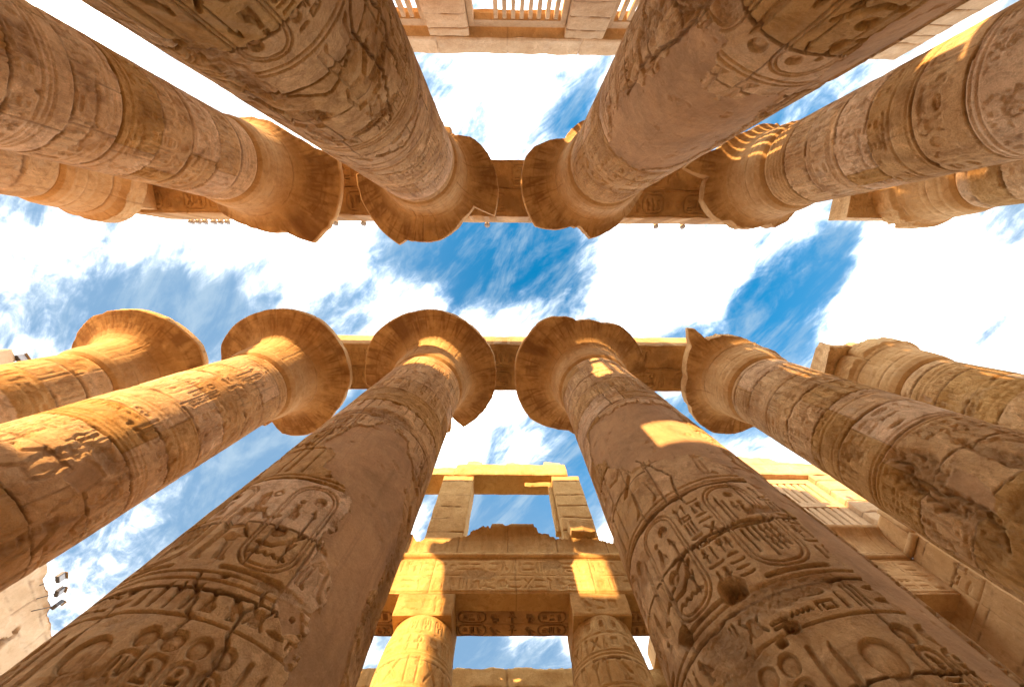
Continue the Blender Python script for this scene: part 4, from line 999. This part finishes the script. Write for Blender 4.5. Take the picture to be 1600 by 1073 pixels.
# small grille remnant in the empty window
root = tag(empty('grille_fragment', (2.2, YF + .5, 19.6)), 'broken stone corner of a vanished grille in the empty window at bottom centre', 'stone fragment')
relief_block('bracket', (-1.1, 0, .45), (1, 0, 0), (0, 0, 1), (0, -1, 0), 1.75, .42, .35, M_AIS, root, res=.08, seed=5, chip=.08, warp=.04)
relief_block('jamb_strip', (.40, .0, -3.6), (1, 0, 0), (0, 0, 1), (0, -1, 0), .26, 4.03, .35, M_AIS, root, res=.08, seed=6, chip=.06, warp=.03)

# right hand wall end, darker stone put in for the shade of its recess
root = tag(empty('side_wall', (19.012, 11.8, GZ)), 'tall carved side wall with block joints seen end-on in the lower right gap', 'wall')
def wd(f):
    for j, zz in enumerate(np.arange(1.2, 15, 1.15)): f.joint(zz, j, .02, .03)
    for zz in (3, 5.5, 8, 10.5, 13): f.hline(zz, .04, .03); text_row(f, zz + .15, .8, 7.9, 8.8, int(zz * 3), .05)
    f.stroke([(7.9, .3), (7.9, 14)], .04, .05)
    figure(f, 8.3, 9.2, 1.9, False, .05); figure(f, 8.3, 6.2, 1.9, True, .05)
    for q in (8.2, 8.55): f.vjoint(q, 10.5, 12.0, 3, .03, .05)
relief_block('side_face', (0, 9.0, 0), (0, -1, 0), (0, 0, 1), (-1, 0, 0), 8.98, 15.3, 3.4, M_ARC, root, res=.05, decor=wd, seed=9, chip=.03, warp=.012)
tube('torus_moulding', (-.05, -.05, 15.45), (-.05, 1.15, 15.45), .15, M_ARC, root, 18, 3)
tube('corner_roll', (-.02, -.02, 15.5), (-.02, -.02, 17.0), .14, M_ARC, root, 14, 4)
relief_block('upper_courses', (.0, 1.19, 15.31), (0, -1, 0), (0, 0, 1), (-1, 0, 0), 1.18, 1.7, 3.4, M_ARC, root, res=.08, seed=10, chip=.06, warp=.02)

for (ox, oy, eu_, en_, ln, lb) in ((60, 27, (-1, 0, 0), (0, 1, 0), 88, 'north enclosure wall of the hall, out of sight'), (36, 26.9, (0, -1, 0), (1, 0, 0), 46, 'east enclosure wall of the hall, out of sight')):
    root = tag(empty('enclosure_wall', (ox, oy, GZ)), lb, 'wall')
    relief_block('masonry', (0, 0, 0), eu_, (0, 0, 1), tuple(-q for q in en_), ln, 13.0, 2.0, M_AIS, root, res=.6, seed=88, chip=.1, warp=.05)
# roof slabs added to darken the aisle behind the right hand beam
for i in range(4):
    x = 7.6 + i * 2.9
    root = tag(empty('shade_slab', (x + 1.4, 17.5, 13.95)), ['roof slab added to darken the aisle nearest the empty window', 'second roof slab added to darken the aisle', 'third roof slab added to darken the aisle', 'roof slab added to darken the aisle against the side wall'][i], 'roof slab', 'roof slabs added to darken the aisle')
    relief_block('stone_block', (-1.4, 2.6, 0), (1, 0, 0), (0, -1, 0), (0, 0, -1), 2.8, 4.2, .9, M_ARC, root, res=.2, seed=600 + i, chip=.05, warp=.02)
# second aisle row further back
root = tag(empty('aisle_architrave', (0, 19.7, 11.9)), 'rough brown beam of the next aisle behind the two small columns at the very bottom', 'stone beam')
def topb(U): return 1.95 + .22 * fbm(U * .9, U * 0, 4, 21) + .12 * fbm(U * 4, U * 0, 3, 22)
relief_block('stone_course', (-15, 0, 0), (1, 0, 0), (0, 0, 1), (0, -1, 0), 30, 2.0, 2.0, M_AIS, root, res=.09, seed=31, chip=.06, warp=.05, top=topb,
             joints=dict(h=[1.05], v=[(x_, 1.05, 2.0) for x_ in (3, 8.1, 11.4, 15, 19.4, 24)] + [(x_, 0, 1.05) for x_ in (5.4, 10, 17.2, 22)], w=.04, d=.06))
for x in (-9, -3.3, 3.73, 10.8):
    aisle_column(x, 20.7, 1, 400 + int(x), 'plain aisle column standing under the rough brown beam behind', 'small columns of the second aisle row', det=False)

# -Y side --------------------------------------------------------
YB = -11.8
for k in range(-2, 4):
    x = -3.3 + 7.03 * k
    aisle_column(x, YB - 1.15, -1, 420 + k, 'small aisle column below the upper window storey, out of sight', 'small columns of the south aisle', det=False)
be = [-18.4] + [-3.3 + 7.03 * k for k in range(-1, 3)] + [21.3]
for i in range(5):
    aisle_beam(be[i], be[i + 1], YB, -1, 440 + 4 * i, 'plain beam below the upper window storey', 'beams on the south small columns', det=False)
cornice(-18.4, 21.3, YB, -1, 460, 'cornice below the upper window storey', None, 'cornices', M_AIS, res=.15)
pl = {-2: 'pale window pier at the far left of the upper window storey', -1: 'pale window pier behind the upper left foreground column', 0: 'pale block pier left of the broken grille at the top edge', 1: 'pale block pier right of the slatted grille at the top edge', 2: 'pale window pier behind the upper right foreground column', 3: 'pale end pier of the upper window storey at upper right'}
for k in range(-2, 4):
    x = -3.3 + 7.03 * k + (.15 if k == 0 else 0)
    w = 1.0 if k < 3 else 1.7
    x = x if k < 3 else 19.7
    win_pier(x - w, x + w, 15.42, 20.55, YB - .02, -1, 470 + k, pl[k], 'piers of the near window storey', M_PAL, 1.3)
for xa, xb, lb in ((-16.1, -11.5, 'unseen wall added to block sun on the far left of the south aisle'), (-2.1, 2.5, 'unseen wall added to block sun in the middle of the south aisle')):
    root = tag(empty('sun_screen', ((xa + xb) / 2, YB - .3, GZ)), lb, 'wall')  # infill added out of view to keep low sun off the shafts
    relief_block('masonry', ((xb - xa) / 2, 0, 0), (-1, 0, 0), (0, 0, 1), (0, 1, 0), xb - xa, 13.48, 1.2, M_AIS, root, res=.3, seed=52, chip=.06, warp=.02)
root = tag(empty('sun_block_sill', (-14, YB, 15.42)), 'unseen low wall added to block sun between two window piers at the left of the upper window storey', 'wall')  # low wall added out of view to block sun through the open window
relief_block('masonry', (-2.2, 0, 0), (1, 0, 0), (0, 0, 1), (0, 1, 0), 4.7, 1.75, 1.2, M_PAL, root, res=.12, seed=51, chip=.06, warp=.04, joints=dict(h=[.9], v=[(1.6, 0, .9), (3, .9, 1.7)], w=.02, d=.03))
ll = ['pale roof beam at the left of the upper window storey', 'pale roof beam above the upper left foreground column', 'pale roof beam over the slatted grille at the top edge', 'pale roof beam right of centre in the upper window storey', 'pale roof beam end at upper right with chipped edge']
bounds = [-18.4, -11.35, -3.9, 3.7, 11.6, 21.4]
for i in range(1, 5):
    lintel(bounds[i], bounds[i + 1], 20.56, 21.9, YB + .02, -1, 480 + i, ll[i], LG, M_PAL, 1.3, joints=dict(h=[], v=[(3.7, 0, 1.4)] if i == 2 else [], w=.015, d=.03))
gl = ['pale stone grille at the left of the upper window storey', 'pale stone grille beside the upper left foreground shaft', 'slatted stone grille at the top edge with several slats missing at its left', 'pale stone grille beside the upper right foreground shaft', 'pale stone grille at the right end of the upper window storey']
for i, k in enumerate(range(-2, 3)):
    if k < -1: continue
    x0 = -3.3 + 7.03 * k + 1.02 + (.15 if k == 0 else 0); x1 = -3.3 + 7.03 * (k + 1) - 1.02 + (.15 if k == -1 else 0)
    if k == 2: x1 = 17.98
    sk = [(1, 0), (1, 1)] if k == 0 else [(r, i) for r in (0, 1) for i in range(6)] if k == -1 else []
    grille(x0, x1, 15.42, 20.32, YB - .35, -1, gl[i], 'stone window grilles', M_PAL, .42, .21, True, skip=sk, stile=.28, rail=.5)

root = tag(empty('outer_sun_block', (0, -19.7, GZ)), 'unseen south wall shaped to block the low sun beyond the upper window storey', 'wall')  # put in out of view, height shaped to block the low sun
relief_block('masonry', (45, 0, 0), (-1, 0, 0), (0, 0, 1), (0, 1, 0), 80, 13.75, 2.5, M_AIS, root, res=.4, seed=77, chip=.1, warp=.05)
# ---------------------------------------------------------------- pylon wall at the far left
root = tag(empty('pylon_wall', (-30, 4.8, GZ)), 'pale wall of carved blocks with dark cracks at the lower left', 'wall')
def pyd(f):
    rg = np.random.default_rng(3)
    for zz in np.arange(1.1, 22.5, 1.05): f.joint(zz, int(zz * 5), .03, .05, .03)
    for zz in np.arange(0, 22, 1.05):
        for yy in np.arange(rg.uniform(0, 2), 40, 2.4): f.vjoint(yy + rg.uniform(-.4, .4), zz, zz + 1.05, int(zz + yy), .03, .05)
    for zz in range(2, 21, 3): text_row(f, zz, .8, 6, 30, zz, .04)
    for (a, b) in (((16.8, 19.0), (17.6, 14.5)), ((13.4, 18.6), (14.5, 14.0)), ((19.5, 18.5), (19.0, 13.0))): f.crack([a, ((a[0] + b[0]) / 2 + .3, (a[1] + b[1]) / 2), b], .16, .25, int(a[0]), .2)
    f.rough(16.9, 17.4, .3, .8, 5, .3); f.rough(13.9, 16.5, .25, 1.0, 6, .3); f.rough(17.3, 15.4, .5, .5, 7, .3)
def topp(U): return np.interp(U, [0, .8, 1, 13, 14.6, 14.8, 17, 17.2, 19.5, 19.7, 22, 36], [22.2, 22.2, 21.4, 21.0, 20.9, 20.6, 20.5, 20.3, 20.2, 19.9, 19.6, 19]) + .3 * fbm(U * 1.5, U * 0, 4, 3) * (U > 1)
relief_block('masonry', (0, 0, 0), (0, 1, 0), (0, 0, 1), (1, 0, 0), 36, 22.2, 5, M_WALL, root, res=.11, decor=pyd, seed=12, chip=.1, warp=.05, top=topp)

# ---------------------------------------------------------------- lamps
def lamp(x, y, z, ang, label, group, s=1.0, mat=None, tilt=.5, side='y'):
    root = tag(empty('floodlight', (x, y, z)), label, 'floodlight', group)
    root.rotation_euler = (0, 0, ang)
    mat = mat or M_BRASS
    tube('bracket', (0, 0, 0), (0, .12 * s, .30 * s), .025 * s, M_METAL, root, 8, res=1)
    t = np.linspace(0, 2 * math.pi, 16, endpoint=False)
    c, sn = math.cos(tilt), math.sin(tilt)
    def lathe(name, prof, m):
        P = []
        for d, r in prof:
            P.append(np.stack([r * np.cos(t), (.12 * s) + d * c + r * np.sin(t) * sn, .36 * s + -d * sn + r * np.sin(t) * c], -1))
        return grid_obj(name, np.array(P), m, par, wrap=True, caps=(True, True))
    par = root; par = lathe('housing', [(-.14 * s, .07 * s), (-.10 * s, .13 * s), (.06 * s, .16 * s), (.12 * s, .18 * s), (.14 * s, .18 * s)], mat)
    lathe('lens', [(.141 * s, .15 * s), (.16 * s, .12 * s)], M_LENS)
    return root
yl = YU + .18 + 1.30
for i, xx in enumerate(np.linspace(-18.9, -16.9, 6)):
    lamp(xx + (.12 if i > 2 else 0), yl, 21.31, 0, ['leftmost of the six small lamps in a row on the upper left beam', 'second from the left of the six small lamps on the upper left beam', 'third from the left of the six small lamps on the upper left beam', 'fourth from the left of the six small lamps on the upper left beam', 'fifth from the left of the six small lamps on the upper left beam', 'rightmost of the six small lamps in a row on the upper left beam'][i], 'small lamps along the upper beam', .95)
for xx, lb in ((-10.35, 'small lamp on the upper beam beside the capital with the dark streak'), (-8.7, 'small lamp on the upper beam left of the split capital'), (-1.35, 'small lamp at the middle of the beam between the upper foreground columns'), (8.75, 'small lamp on the upper beam right of the plaster-repaired column'), (10.35, 'small lamp at the right end of the upper beam')):
    lamp(xx, yl, 21.31, 0, lb, 'small lamps along the upper beam', .95, M_BRASS, .9)
def flood(x, y, z, ang, label):
    root = tag(empty('floodlight', (x, y, z)), label, 'floodlight', 'floodlights on the pale wall')
    root.rotation_euler = (0, 0, ang)
    tube('pole', (-.3, 0, -.5), (.3, 0, .25), .025, M_METAL, root, 8, res=1)
    hs = box_arr('housing', [(.22, .45, -.27, .27, .2, .58)], M_METAL, root); box_arr('lens', [(.452, .48, -.24, .24, .23, .55)], M_LENS, hs)
    box_arr('visor', [(.34, .60, -.275, .275, .583, .61)], M_BRASS, hs)
    return root
for y, z, a, lb in ((19.9, 19.0, .2, 'topmost of the three floodlights beside the pale wall'), (20.7, 18.8, .5, 'middle one of the three floodlights beside the pale wall'), (21.4, 18.6, .9, 'lowest of the three floodlights beside the pale wall')):
    flood(-29.85, y, z, a, lb)
flood(-30.3, 5.6, 20.4, -.4, 'dark floodlight on the wall corner at the left edge above the lower row')
